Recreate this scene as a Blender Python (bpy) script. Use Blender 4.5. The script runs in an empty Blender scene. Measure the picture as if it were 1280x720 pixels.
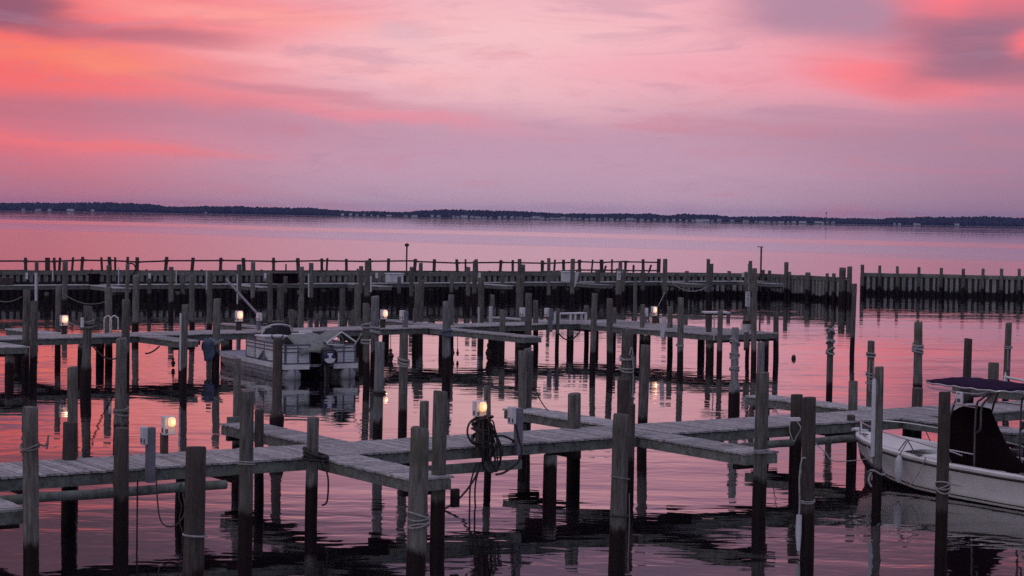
import bpy, math, random
from mathutils import Vector, Matrix, noise as mnoise

random.seed(7)
S = bpy.context.scene
COL = S.collection
R = math.radians

# ------------------------------------------------------------------ camera
F = 2400.0          # focal length in photo pixels (photo is 1280 wide)
H = 5.9             # eye height above the water
PITCH = math.atan((360 - 270.3) / F)
ROLL = 0.0162
_f = Vector((0, math.cos(PITCH), -math.sin(PITCH)))
_r0 = Vector((1, 0, 0))
_u0 = Vector((0, math.sin(PITCH), math.cos(PITCH)))
CR = _r0 * math.cos(ROLL) + _u0 * math.sin(ROLL)
CU = _u0 * math.cos(ROLL) - _r0 * math.sin(ROLL)
CAM = Vector((0, 0, H))

def ray(px, py):
    return _f + CR * ((px - 640) / F) + CU * ((360 - py) / F)

def at_z(px, py, z):
    d = ray(px, py)
    return CAM + d * ((z - H) / d.z)

def at_d(px, py, D):
    d = ray(px, py)
    return CAM + d * (D / d.y)

class Frame:
    """a dock's own ground axes: s runs along it, t runs out of its front"""
    def __init__(self, x, y, ang):
        self.o = Vector((x, y, 0)); self.a = ang
        self.u = Vector((math.cos(ang), math.sin(ang), 0))
        self.n = Vector((math.sin(ang), -math.cos(ang), 0))
    def P(self, s, t, z=0.0):
        p = self.o + self.u * s + self.n * t
        return Vector((p.x, p.y, z))
    def st(self, p):
        d = Vector((p.x, p.y, 0)) - self.o
        return d.dot(self.u), d.dot(self.n)
    def on_line(self, px, py, t=0.0):
        """point of the vertical plane t = const seen at that pixel"""
        d = ray(px, py)
        num = t - (CAM - self.o).dot(self.n) + 0.0
        k = num / Vector((d.x, d.y, 0)).dot(self.n)
        return CAM + d * k

NEAR = Frame(0.0, 39.62, R(34.66))
MID = Frame(0.0, 82.9, R(38.0))
BACK = Frame(0.0, 133.1, R(32.5))
ZD = 1.19
ZB = 1.30
ZW = 1.75           # deck height above the water

# ------------------------------------------------------------------ materials
class NT:
    def __init__(self, tree):
        self.t = tree; self.n = tree.nodes; self.l = tree.links
    def node(self, typ, **kw):
        nd = self.n.new(typ)
        for k, v in kw.items():
            if k.startswith('i_'):
                key = k[2:]
                key = int(key) if key.isdigit() else key.replace('_', ' ')
                self.put(nd.inputs[key], v)
            else:
                setattr(nd, k, v)
        return nd
    def put(self, sock, v):
        if isinstance(v, bpy.types.NodeSocket):
            self.l.new(v, sock)
        elif hasattr(v, '__len__') and len(v) == 3 and sock.type == 'RGBA':
            sock.default_value = (*v, 1)
        else:
            sock.default_value = v
    def math(self, op, a, b=0.0, c=0.0, clamp=False):
        nd = self.n.new('ShaderNodeMath'); nd.operation = op; nd.use_clamp = clamp
        self.put(nd.inputs[0], a); self.put(nd.inputs[1], b); self.put(nd.inputs[2], c)
        return nd.outputs[0]
    def mix(self, f, a, b, mode='MIX'):
        nd = self.n.new('ShaderNodeMix'); nd.data_type = 'RGBA'; nd.blend_type = mode
        self.put(nd.inputs[0], f); self.put(nd.inputs[6], a); self.put(nd.inputs[7], b)
        return nd.outputs[2]
    def noise(self, vec, scale, detail=3.0, rough=0.55, dist=0.0):
        nd = self.n.new('ShaderNodeTexNoise')
        self.put(nd.inputs['Vector'], vec); nd.inputs['Scale'].default_value = scale
        nd.inputs['Detail'].default_value = detail; nd.inputs['Roughness'].default_value = rough
        nd.inputs['Distortion'].default_value = dist
        return nd.outputs['Fac']
    def mapping(self, vec, scale=(1, 1, 1), loc=(0, 0, 0), rot=(0, 0, 0)):
        nd = self.n.new('ShaderNodeMapping')
        self.put(nd.inputs[0], vec); nd.inputs[1].default_value = loc
        nd.inputs[2].default_value = rot; nd.inputs[3].default_value = scale
        return nd.outputs[0]
    def ramp(self, f, stops):
        nd = self.n.new('ShaderNodeValToRGB')
        el = nd.color_ramp.elements
        while len(el) < len(stops): el.new(0.5)
        for e, (p, c) in zip(el, stops):
            e.position = p; e.color = (*c, 1) if len(c) == 3 else c
        self.put(nd.inputs[0], f)
        return nd.outputs[0]
    def step(self, v, lo, hi):
        nd = self.n.new('ShaderNodeMapRange'); nd.interpolation_type = 'SMOOTHSTEP'
        self.put(nd.inputs[0], v); nd.inputs[1].default_value = lo; nd.inputs[2].default_value = hi
        return nd.outputs[0]

def new_mat(name):
    m = bpy.data.materials.new(name); m.use_nodes = True
    t = NT(m.node_tree)
    b = t.n['Principled BSDF']
    return m, t, b

def plain(name, col, rough=0.5, metal=0.0, var=0.25, scale=6.0, bump=0.0, spec=0.5):
    """paint, metal, cloth: one colour with uneven wear"""
    m, t, b = new_mat(name)
    oc = t.node('ShaderNodeTexCoord').outputs['Object']
    n = t.noise(oc, scale, 4)
    lo = tuple(c * (1 - var) for c in col); hi = tuple(min(1, c * (1 + var * .6)) for c in col)
    t.put(b.inputs['Base Color'], t.ramp(n, [(0.3, lo), (0.7, hi)]))
    t.put(b.inputs['Roughness'], t.math('MULTIPLY_ADD', n, 0.25, rough - 0.12, True))
    b.inputs['Metallic'].default_value = metal
    b.inputs['Specular IOR Level'].default_value = spec
    if bump:
        bp = t.node('ShaderNodeBump', i_Strength=bump, i_Distance=0.02, i_Height=t.noise(oc, scale * 3, 4))
        t.put(b.inputs['Normal'], bp.outputs[0])
    return m

def wood(name, lo, hi, tint=(0.1, 0.11, 0.08), wet=None, grain='Z', tone=0.42, rough=0.85, jag=0.42):
    """weathered timber; wet = height of the weed and slime line above the water"""
    m, t, b = new_mat(name)
    g = t.node('ShaderNodeNewGeometry')
    pos = g.outputs['Position']
    rnd = g.outputs['Random Per Island']
    orr = t.node('ShaderNodeObjectInfo').outputs['Random']
    sc = {'Z': (9, 9, 0.9), 'A': (1, 1, 1), 'N': (3, 3, 3)}[grain]
    shift = t.math('MULTIPLY', orr, 37.0)
    v = t.node('ShaderNodeVectorMath', operation='ADD', i_0=pos)
    cmb = t.node('ShaderNodeCombineXYZ', i_X=shift, i_Y=t.math('MULTIPLY', rnd, 11.0), i_Z=shift)
    t.put(v.inputs[1], cmb.outputs[0])
    gv = t.mapping(v.outputs[0], sc)
    n1 = t.noise(gv, 2.2, 6, 0.65, 0.4)
    n2 = t.noise(v.outputs[0], 1.3, 3)
    n3 = t.noise(t.mapping(v.outputs[0], (16, 16, .55) if grain == 'Z' else (6, 6, 6)), 2.0, 4, 0.7)
    c = t.ramp(n1, [(0.28, lo), (0.52, tuple((a + d) / 2 for a, d in zip(lo, hi))), (0.74, hi)])
    c = t.mix(t.step(n2, 0.5, 0.75), c, tint)
    crack = t.step(n3, 0.43, 0.31)
    c = t.mix(t.math('MULTIPLY', crack, 0.7), c, (0.02, 0.016, 0.015))
    stain = t.step(t.noise(t.mapping(v.outputs[0], (7, 7, 1.1)), 1.0, 4, .6), .55, .70)
    c = t.mix(t.math('MULTIPLY', stain, .55), c, (0.055, 0.036, 0.028))
    k = t.math('MULTIPLY_ADD', t.math('ADD', rnd, orr), tone, 1.0 - tone)
    c = t.mix(1.0, c, t.node('ShaderNodeCombineColor', i_0=k, i_1=k, i_2=k).outputs[0], 'MULTIPLY')
    rg = rough
    if wet is not None:
        z = t.node('ShaderNodeSeparateXYZ', i_0=pos).outputs[2]
        zz = t.math('MULTIPLY_ADD', t.math('SUBTRACT', t.noise(t.mapping(pos, (1, 1, .25)), 5.0, 3), 0.5), jag, z)
        zz = t.math('MULTIPLY_ADD', orr, 0.14, zz)
        w = t.step(zz, wet + 0.14, wet - 0.02)
        c = t.mix(w, c, t.mix(n2, (0.007, 0.002, 0.003), (0.014, 0.007, 0.006)))
        rg = t.math('MULTIPLY_ADD', w, -0.25, rough)
    t.put(b.inputs['Base Color'], c); t.put(b.inputs['Roughness'], rg)
    b.inputs['Specular IOR Level'].default_value = 0.25
    bp = t.node('ShaderNodeBump', i_Strength=0.6, i_Distance=0.015, i_Height=n1)
    t.put(b.inputs['Normal'], bp.outputs[0])
    return m

M = {}
M['pile'] = wood('weathered_pile', (0.052, 0.049, 0.044), (0.245, 0.24, 0.228), (0.095, 0.095, 0.072), wet=0.72)
M['pile_pale'] = wood('pale_pile', (0.10, 0.10, 0.105), (0.35, 0.355, 0.37), (0.16, 0.17, 0.15), wet=0.72)
M['pile_brown'] = wood('brown_pile', (0.04, 0.032, 0.030), (0.125, 0.108, 0.102), (0.055, 0.048, 0.042), wet=0.8)
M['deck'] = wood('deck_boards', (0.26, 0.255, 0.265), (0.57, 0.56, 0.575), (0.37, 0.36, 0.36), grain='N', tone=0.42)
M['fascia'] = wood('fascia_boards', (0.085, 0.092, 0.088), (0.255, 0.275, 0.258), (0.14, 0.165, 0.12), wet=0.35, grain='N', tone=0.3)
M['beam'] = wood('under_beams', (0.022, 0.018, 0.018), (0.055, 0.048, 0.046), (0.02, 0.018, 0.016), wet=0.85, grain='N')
M['sheet'] = wood('sheet_piling', (0.16, 0.16, 0.155), (0.40, 0.40, 0.40), (0.20, 0.20, 0.18), wet=0.40, grain='Z', tone=0.35, jag=.55)
M['sheet_shaded'] = wood('shaded_sheet_piling', (0.12, 0.12, 0.115), (0.34, 0.34, 0.34), (0.16, 0.16, 0.14), wet=1.02, grain='Z', tone=0.45, jag=.4)  # darker sheets, slime line raised to paint in the far dock's shade
M['gapwood'] = wood('dark_gap_boards', (0.035, 0.03, 0.03), (0.085, 0.075, 0.07), (0.04, 0.035, 0.03), wet=0.55, grain='Z', jag=.6)  # darker colour for the recessed face beside each rib
M['rail'] = wood('rail_wood', (0.045, 0.035, 0.035), (0.11, 0.095, 0.09), (0.05, 0.05, 0.04), grain='N')
M['white'] = plain('white_paint', (0.72, 0.72, 0.74), 0.45, var=0.12)
M['gelcoat'] = plain('gelcoat', (0.82, 0.82, 0.80), 0.3, var=0.10, scale=2.0)
M['hull_bottom'] = plain('bottom_paint', (0.012, 0.008, 0.012), 0.55)
M['dark_rub'] = plain('rub_rail', (0.02, 0.012, 0.014), 0.5)
M['steel'] = plain('steel_tube', (0.62, 0.62, 0.64), 0.28, metal=0.9, var=0.15)
M['dark_tube'] = plain('dark_tube', (0.10, 0.095, 0.11), 0.4, metal=0.6)
M['alu'] = plain('aluminium_skin', (0.66, 0.69, 0.72), 0.5, var=0.22, scale=2.2)
M['alu_dark'] = plain('panel_rail', (0.12, 0.13, 0.17), 0.5)
M['float'] = plain('pontoon_metal', (0.30, 0.31, 0.34), 0.65, metal=0.0, var=0.25, scale=3.0)
M['navy'] = plain('navy_canvas', (0.030, 0.014, 0.045), 0.95, var=0.3, scale=3.0, bump=0.3, spec=0.1)
M['maroon'] = plain('dark_canvas', (0.010, 0.003, 0.005), 0.95, var=0.35, scale=2.0, bump=0.4, spec=0.1)
M['greycloth'] = plain('grey_canvas', (0.25, 0.27, 0.26), 0.95, var=0.25, scale=3.0, bump=0.4, spec=0.1)
M['carpet'] = plain('grey_carpet', (0.30, 0.30, 0.36), 0.98, var=0.15, spec=0.1)
M['bluecloth'] = plain('blue_tarp', (0.10, 0.13, 0.22), 0.8, var=0.4, scale=4.0, bump=0.5)
M['black'] = plain('black_rubber', (0.024, 0.019, 0.020), 0.6, var=0.5)
M['rope'] = plain('pale_rope', (0.36, 0.355, 0.36), 0.9, var=0.3, scale=12.0)
M['greyrope'] = plain('grey_rope', (0.22, 0.21, 0.20), 0.9, var=0.3, scale=12.0)
M['grey_post'] = plain('painted_grey_post', (0.20, 0.20, 0.24), 0.7, var=0.25, scale=5.0)
M['pvc'] = plain('white_pvc', (0.60, 0.62, 0.66), 0.45, var=0.18, scale=2.5)
M['iron'] = plain('rusty_iron', (0.05, 0.028, 0.022), 0.7, metal=0.3)
M['mark'] = plain('grey_mark', (0.12, 0.12, 0.14), 0.6)
M['engine'] = plain('outboard_black', (0.012, 0.012, 0.016), 0.3)
M['engine_blue'] = plain('outboard_blue', (0.02, 0.03, 0.12), 0.3)
M['glass'] = plain('dark_window', (0.03, 0.03, 0.04), 0.15)

def lamp_mat(name, col, strength):
    m, t, b = new_mat(name)
    b.inputs['Base Color'].default_value = (0.8, 0.7, 0.6, 1)
    b.inputs['Emission Color'].default_value = (*col, 1)
    b.inputs['Emission Strength'].default_value = strength
    return m
M['lens'] = lamp_mat('amber_lens', (1.0, 0.42, 0.17), 1.05)
M['lens_soft'] = lamp_mat('warm_lens', (1.0, 0.44, 0.30), 1.05)

# ------------------------------------------------------------------ mesh builder
class MB:
    def __init__(self):
        self.v = []; self.f = []; self.s = []; self.mi = []
    def add(self, vs, fs, smooth=False, mi=0):
        b = len(self.v)
        self.v += [tuple(p) for p in vs]
        for q in fs:
            self.f.append(tuple(b + i for i in q)); self.s.append(smooth); self.mi.append(mi)
    def hexa(self, p, mi=0):
        """8 corners: bottom 4 (ccw), top 4"""
        self.add(p, [(3, 2, 1, 0), (4, 5, 6, 7), (0, 1, 5, 4), (1, 2, 6, 5), (2, 3, 7, 6), (3, 0, 4, 7)], mi=mi)
    def box(self, c, ex, ey, ez, mi=0):
        """centre and three half-extent vectors"""
        c, ex, ey, ez = map(Vector, (c, ex, ey, ez))
        if ex.cross(ey).dot(ez) < 0: ex = -ex
        self.hexa([c - ex - ey - ez, c + ex - ey - ez, c + ex + ey - ez, c - ex + ey - ez,
                   c - ex - ey + ez, c + ex - ey + ez, c + ex + ey + ez, c - ex + ey + ez], mi)
    def tube(self, path, r, n=8, caps=True, smooth=True, closed=False, mi=0):
        path = [Vector(p) for p in path]; m = len(path)
        rr = r if hasattr(r, '__len__') else [r] * m
        up = Vector((0, 0, 1)); rings = []
        prev = None
        for i, p in enumerate(path):
            if closed: d = path[(i + 1) % m] - path[i - 1]
            else: d = path[min(i + 1, m - 1)] - path[max(i - 1, 0)]
            d.normalize()
            if prev is None:
                a = d.cross(up if abs(d.z) < 0.9 else Vector((1, 0, 0))).normalized()
            else:
                a = (prev - d * prev.dot(d)).normalized()
            prev = a; b = d.cross(a)
            rings.append([p + (a * math.cos(k * 2 * math.pi / n) + b * math.sin(k * 2 * math.pi / n)) * rr[i] for k in range(n)])
        vs = [q for rg in rings for q in rg]; fs = []
        for i in range(m if closed else m - 1):
            j = (i + 1) % m
            for k in range(n):
                k2 = (k + 1) % n
                fs.append((i * n + k, i * n + k2, j * n + k2, j * n + k))
        self.add(vs, fs, smooth, mi)
        if caps and not closed:
            self.add(rings[0], [tuple(reversed(range(n)))], False, mi)
            self.add(rings[-1], [tuple(range(n))], False, mi)
    def loft(self, secs, closed=False, smooth=True, mi=0, mis=None):
        n = len(secs[0]); vs = [q for s in secs for q in s]
        for i in range(len(secs) - 1):
            pass
        b = len(self.v); self.v += [tuple(p) for p in vs]
        for i in range(len(secs) - 1):
            for k in range(n if closed else n - 1):
                k2 = (k + 1) % n
                self.f.append((b + i * n + k, b + (i + 1) * n + k, b + (i + 1) * n + k2, b + i * n + k2))
                self.s.append(smooth); self.mi.append(mis[k] if mis else mi)
    def build(self, name, mats, parent=None, base=None):
        """link as ONE object; vertices are world points, base = its origin"""
        me = bpy.data.meshes.new(name)
        off = Vector(base) if base is not None else Vector((0, 0, 0))
        me.from_pydata([tuple(Vector(p) - off) for p in self.v], [], self.f)
        me.polygons.foreach_set('use_smooth', self.s)
        for m in (mats if isinstance(mats, (list, tuple)) else [mats]): me.materials.append(m)
        me.polygons.foreach_set('material_index', self.mi)
        me.update()
        o = bpy.data.objects.new(name, me); COL.objects.link(o)
        if parent is not None:
            o.parent = parent
            o.location = off - world_loc(parent) if base is not None else -world_loc(parent)
        else:
            o.location = off
        return o

WL = {}
def world_loc(o):
    v = Vector(o.location)
    if o.parent is not None: v = v + world_loc(o.parent)
    return v

def tag(o, label=None, cat=None, group=None, kind=None):
    if label: o['label'] = label
    if cat: o['category'] = cat
    if group: o['group'] = group
    if kind: o['kind'] = kind
    return o

def empty(name, loc, label, cat, group=None):
    o = bpy.data.objects.new(name, None); COL.objects.link(o)
    o.empty_display_size = 0.2; o.location = loc
    return tag(o, label, cat, group)

def sag(a, b, drop, n=14):
    a, b = Vector(a), Vector(b)
    return [a.lerp(b, i / n) - Vector((0, 0, drop * 4 * (i / n) * (1 - i / n))) for i in range(n + 1)]

def smooth_path(pts, k=6):
    """Catmull-Rom through the points"""
    pts = [Vector(p) for p in pts]; out = []
    for i in range(len(pts) - 1):
        p0 = pts[max(i - 1, 0)]; p1 = pts[i]; p2 = pts[i + 1]; p3 = pts[min(i + 2, len(pts) - 1)]
        for j in range(k):
            q = j / k
            out.append(0.5 * ((2 * p1) + (p2 - p0) * q + (2 * p0 - 5 * p1 + 4 * p2 - p3) * q * q + (3 * p1 - p0 - 3 * p2 + p3) * q ** 3))
    out.append(pts[-1])
    return out

# ------------------------------------------------------------------ piles
def pile_mb(p, ztop, r, zbot=-1.2, lean=(0, 0), fat=0.0, n=14, square=False, chip=0.0, dark_top=False):
    mb = MB()
    hgt = ztop - zbot
    if square:
        a = random.uniform(-.2, .2) + 0.6
        ex = Vector((math.cos(a), math.sin(a), 0)) * r; ey = Vector((-math.sin(a), math.cos(a), 0)) * r
        mb.box(Vector((p.x, p.y, (ztop + zbot) / 2)), ex, ey, Vector((0, 0, hgt / 2)))
        return mb
    m = max(6, int(hgt / 0.22)); rings = []
    ph = random.uniform(0, 99)
    tilt = (random.uniform(-.05, .05) * r * 2, random.uniform(-.05, .05) * r * 2)
    for i in range(m + 1):
        q = i / m; z = zbot + hgt * q
        rr = r * (1.05 - 0.09 * q)
        if fat and z < 0.85: rr *= 1 + fat
        c = Vector((p.x + lean[0] * (z - ztop), p.y + lean[1] * (z - ztop), z))
        ring = []
        for k in range(n):
            an = 2 * math.pi * k / n
            w = 1 + 0.045 * mnoise.noise(Vector((math.cos(an) * 1.3 + ph, math.sin(an) * 1.3, z * 1.1))) \
                  + 0.03 * mnoise.noise(Vector((math.cos(an) * 4 + ph, math.sin(an) * 4, z * 4.0)))
            if fat and z < 0.85: w += 0.07 * mnoise.noise(Vector((an * 3, z * 7, ph)))
            pt = c + Vector((math.cos(an) * rr * w, math.sin(an) * rr * w, 0))
            if i == m:
                pt.z += tilt[0] * math.cos(an) + tilt[1] * math.sin(an)
                if chip: pt.z -= chip * max(0, math.cos(an - 0.6)) ** 3
            ring.append(pt)
        rings.append(ring)
    top = rings[-1]; c = sum(top, Vector()) / n
    lip = [q.lerp(Vector((c.x, c.y, q.z)), 0.10) + Vector((0, 0, 0.02)) for q in top]
    rings.append(lip)
    mb.loft(rings, closed=True)
    # loft winds outward for ccw rings when reversed; fix by flipping
    mb.f = [tuple(reversed(f)) for f in mb.f]
    c2 = sum(lip, Vector()) / n
    mb.add(lip + [c2], [(k, (k + 1) % n, n) for k in range(n)], False)
    return mb

def pile_geo(px, ytop, D, w, lean_px=0.0, **kw):
    """world base point, top height and radius of a pile seen at a photo pixel"""
    q = at_d(px, ytop, D)
    r = 0.5 * w * D / F
    rs = random.Random(int(px * 10) + int(D))
    lean = (lean_px * D / F / 3.0 + rs.uniform(-.022, .022), rs.uniform(-.02, .02))
    return Vector((q.x, q.y, 0)), q.z, r, lean

def free_pile(px, ytop, D, w, label, mat='pile', lean_px=0.0, name='mooring_pile', **kw):
    p, zt, r, lean = pile_geo(px, ytop, D, w, lean_px)
    zb = -1.5
    o = pile_mb(p, zt, r, zb, lean, **kw).build(name, M[mat], None, (p.x, p.y, 0))
    tag(o, label, 'mooring pile', 'free standing mooring piles')
    o['r'] = r
    return p, zt, r

def dock_pile(parent, px, ytop, D, w, mat='pile', lean_px=0.0, **kw):
    p, zt, r, lean = pile_geo(px, ytop, D, w, lean_px)
    o = pile_mb(p, zt, r, -1.5, lean, **kw).build('pile', M[mat], parent, (p.x, p.y, 0))
    return p, zt, r

def rope_rings(p, zs, r, label, mat='rope', thick=0.014, tail=None, loops=2, slack=0.05, name='mooring_rope'):
    mb = MB()
    for z in zs:
        for k in range(loops):
            ph = random.uniform(0, 6.28); zz = z - k * thick * 2.1
            sl = random.uniform(0.3, 1.0) * slack
            path = [Vector((p.x + math.cos(a) * (r + thick * .6), p.y + math.sin(a) * (r + thick * .6), zz + sl * math.sin(a + ph)))
                    for a in [i * 2 * math.pi / 20 for i in range(20)]]
            mb.tube(path, thick, 6, closed=True)
    for tl in (tail or []):
        mb.tube(smooth_path(tl), thick * 0.85, 6)
    o = mb.build(name, M[mat], None, (p.x, p.y, zs[0]))
    return tag(o, label, 'rope', 'ropes tied round the piles')

# ------------------------------------------------------------------ docks
def planks(mb, fr, s0, s1, t0, t1, across='t', z=ZD, pw=0.14, th=0.04):
    """boards laid one by one; across = the axis each board spans"""
    gap = 0.016
    a0, a1 = (s0, s1) if across == 't' else (t0, t1)
    n = max(1, round((a1 - a0) / pw)); pw = (a1 - a0) / n
    for i in range(n):
        lo = a0 + i * pw + gap / 2; hi = a0 + (i + 1) * pw - gap / 2
        j = random.uniform(-.004, .004); e0 = random.uniform(-.015, .012); e1 = random.uniform(-.012, .015)
        tl = random.uniform(-.003, .003)
        if across == 't': c = [(lo, t0 + e0), (hi, t0 + e0), (hi, t1 + e1), (lo, t1 + e1)]
        else: c = [(s0 + e0, lo), (s1 + e1, lo), (s1 + e1, hi), (s0 + e0, hi)]
        bot = [fr.P(a, b, z - th + j) for a, b in c]
        top = [fr.P(a, b, z + j + (tl if k in (0, 1) else -tl)) for k, (a, b) in enumerate(c)]
        # (s,t) is a left-handed pair seen from above: reverse for outward faces
        mb.hexa(bot[::-1] + top[::-1])

def fbox(mb, fr, s0, s1, t0, t1, z0, z1, mi=0):
    c = fr.P((s0 + s1) / 2, (t0 + t1) / 2, (z0 + z1) / 2)
    mb.box(c, fr.u * ((s1 - s0) / 2), fr.n * ((t1 - t0) / 2), Vector((0, 0, (z1 - z0) / 2)), mi)

def board_run(fr, s0, s1, t, z0, z1, th, piece=4.2):
    """a line of butted boards along s, each slightly out of true"""
    mb = MB(); a = s0
    while a < s1 - 0.05:
        b = min(a + piece, s1)
        j = random.uniform(-.006, .006)
        fbox(mb, fr, a + .003, b - .003, t - th / 2 + j, t + th / 2 + j, z0 + j, z1 + j)
        a = b
    return mb

def main_dock(fr, root, s0, s1, width, z=ZD, pw=0.14, fz=0.20, bent=4.0, bent0=0.0):
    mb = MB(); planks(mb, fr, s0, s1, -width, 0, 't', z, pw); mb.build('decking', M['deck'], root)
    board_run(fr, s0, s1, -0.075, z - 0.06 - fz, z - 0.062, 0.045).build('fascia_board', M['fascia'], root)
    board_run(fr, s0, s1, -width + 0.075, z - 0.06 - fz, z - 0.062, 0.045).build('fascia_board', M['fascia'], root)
    for tt in (-width * .36, -width * .66):
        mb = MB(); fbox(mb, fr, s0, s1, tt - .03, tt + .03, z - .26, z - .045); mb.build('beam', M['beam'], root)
    b = bent0
    while b < s1:
        if b > s0:
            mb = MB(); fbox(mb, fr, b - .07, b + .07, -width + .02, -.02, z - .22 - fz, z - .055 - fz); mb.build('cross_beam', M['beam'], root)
        b += bent

def finger(fr, root, sc, w, t0, t1, z=ZD, pw=0.14, fz=0.19):
    s0, s1 = sc - w / 2, sc + w / 2
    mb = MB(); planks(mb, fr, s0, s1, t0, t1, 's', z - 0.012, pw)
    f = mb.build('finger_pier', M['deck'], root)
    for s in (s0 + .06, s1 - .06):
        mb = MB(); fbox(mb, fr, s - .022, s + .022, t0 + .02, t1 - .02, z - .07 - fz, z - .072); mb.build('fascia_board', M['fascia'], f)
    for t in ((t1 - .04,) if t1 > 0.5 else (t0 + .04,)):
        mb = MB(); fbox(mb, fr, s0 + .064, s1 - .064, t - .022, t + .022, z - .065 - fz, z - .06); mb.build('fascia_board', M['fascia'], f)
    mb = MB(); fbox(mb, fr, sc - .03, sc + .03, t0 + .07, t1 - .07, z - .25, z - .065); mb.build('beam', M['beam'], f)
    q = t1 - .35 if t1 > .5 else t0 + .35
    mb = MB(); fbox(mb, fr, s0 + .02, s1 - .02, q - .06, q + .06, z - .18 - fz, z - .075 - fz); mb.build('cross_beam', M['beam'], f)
    return f

def under_pile(root, fr, s, t, r=0.14, ztop=0.86, mat='pile'):
    p = fr.P(s, t)
    pile_mb(p, ztop, r, -1.5, (random.uniform(-.01, .01), 0)).build('pile', M[mat], root, (p.x, p.y, 0))

# ---- near dock
near = empty('boat_dock', NEAR.P(8, 0, 0), 'nearest weathered timber dock with short finger piers crossing the lower picture', 'dock', 'docks of the marina')
main_dock(NEAR, near, -16.0, 34.0, 1.85, bent0=-14.2)
for sc in (-12.1, -4.1, 3.85, 11.95, 20.0): finger(NEAR, near, sc, 0.92, 0.0, 3.5)
for sc in (-11.2, -3.15, 4.5, 12.4, 20.4, 28.4): finger(NEAR, near, sc, 0.88, -6.2, -1.85)
# low log wales bolted along the front piles
def wale(fr, root, a, b, t, z, r=0.10):
    mb = MB(); mb.tube([fr.P(a + (b - a) * i / 8, t, z + .01 * math.sin(i * 2)) for i in range(9)], [r * (1 + .04 * math.sin(i * 3)) for i in range(9)], 12)
    mb.build('log_wale', M['fascia'], root)
wale(NEAR, near, -13.5, -6.55, 0.16, 0.80, .09)
wale(NEAR, near, 4.9, 9.9, 0.14, 0.80, .09)
mb = MB(); fbox(mb, NEAR, -2.9, 0.25, 0.02, 0.11, 0.66, 0.86); mb.build('lower_board', M['fascia'], near)
mb = MB(); fbox(mb, NEAR, -3.72, -3.58, 3.52, 3.62, 0.62, 0.95); mb.build('end_bracket', M['beam'], near)
mb = MB(); fbox(mb, NEAR, -3.35, -2.75, -6.32, -6.21, 0.88, 1.30); mb.build('end_board', M['fascia'], near)
# piles carrying the near dock: photo px, top y, distance, width px
NP = {}
NP['p88'] = dock_pile(near, 88, 529, 36.0, 19, 'pile_brown')
NP['p151'] = dock_pile(near, 152, 536, 34.2, 19.5, 'pile_brown')
NP['p324'] = dock_pile(near, 324, 513, 38.9, 12, 'pile_brown')
NP['p391'] = dock_pile(near, 391.5, 523, 36.6, 15.5)
NP['p530'] = dock_pile(near, 530.5, 502.5, 41.3, 12)
NP['p611'] = dock_pile(near, 609, 483, 43.2, 9)
NP['p718'] = dock_pile(near, 718, 493, 42.8, 17)
NP['p787'] = dock_pile(near, 790, 505, 41.0, 6, 'pile_brown', square=True)
NP['p776'] = dock_pile(near, 779.5, 475, 41.6, 17, 'pile_brown')
NP['p996'] = dock_pile(near, 996, 494, 44.0, 15.5, 'pile_brown')
NP['p1067'] = dock_pile(near, 1066.5, 477, 48.0, 12)
NP['p1147'] = dock_pile(near, 1147, 486, 49.2, 14, 'pile_brown')
NP['p1243'] = dock_pile(near, 1242, 454, 50.5, 14)
NP['p657'] = dock_pile(near, 653, 439, 47.0, 11)
NP['p662'] = dock_pile(near, 662, 440, 47.3, 10)
NP['p297'] = dock_pile(near, 297, 449, 43.2, 9.5)
NP['p547'] = dock_pile(near, 550.5, 490, 34.8, 18.5)
NP['p952'] = dock_pile(near, 953.5, 466.7, 37.9, 17)
NP['p1062'] = dock_pile(near, 1064, 520, 45.4, 11, 'pile_brown')
for s, t in ((-13.3, 0.0), (-6.55, -1.7), (1.2, -.2), 
             (13.5, -1.7), (16, 0), (16, -1.7), (22, 0), (24, -1.7), (28, 0), (-12.2, 3.2), (-11.2, -5.9), (12.4, -5.9), (20.4, -5.9), (11.9, 3.2)):
    under_pile(near, NEAR, s, t, 0.15)

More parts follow.
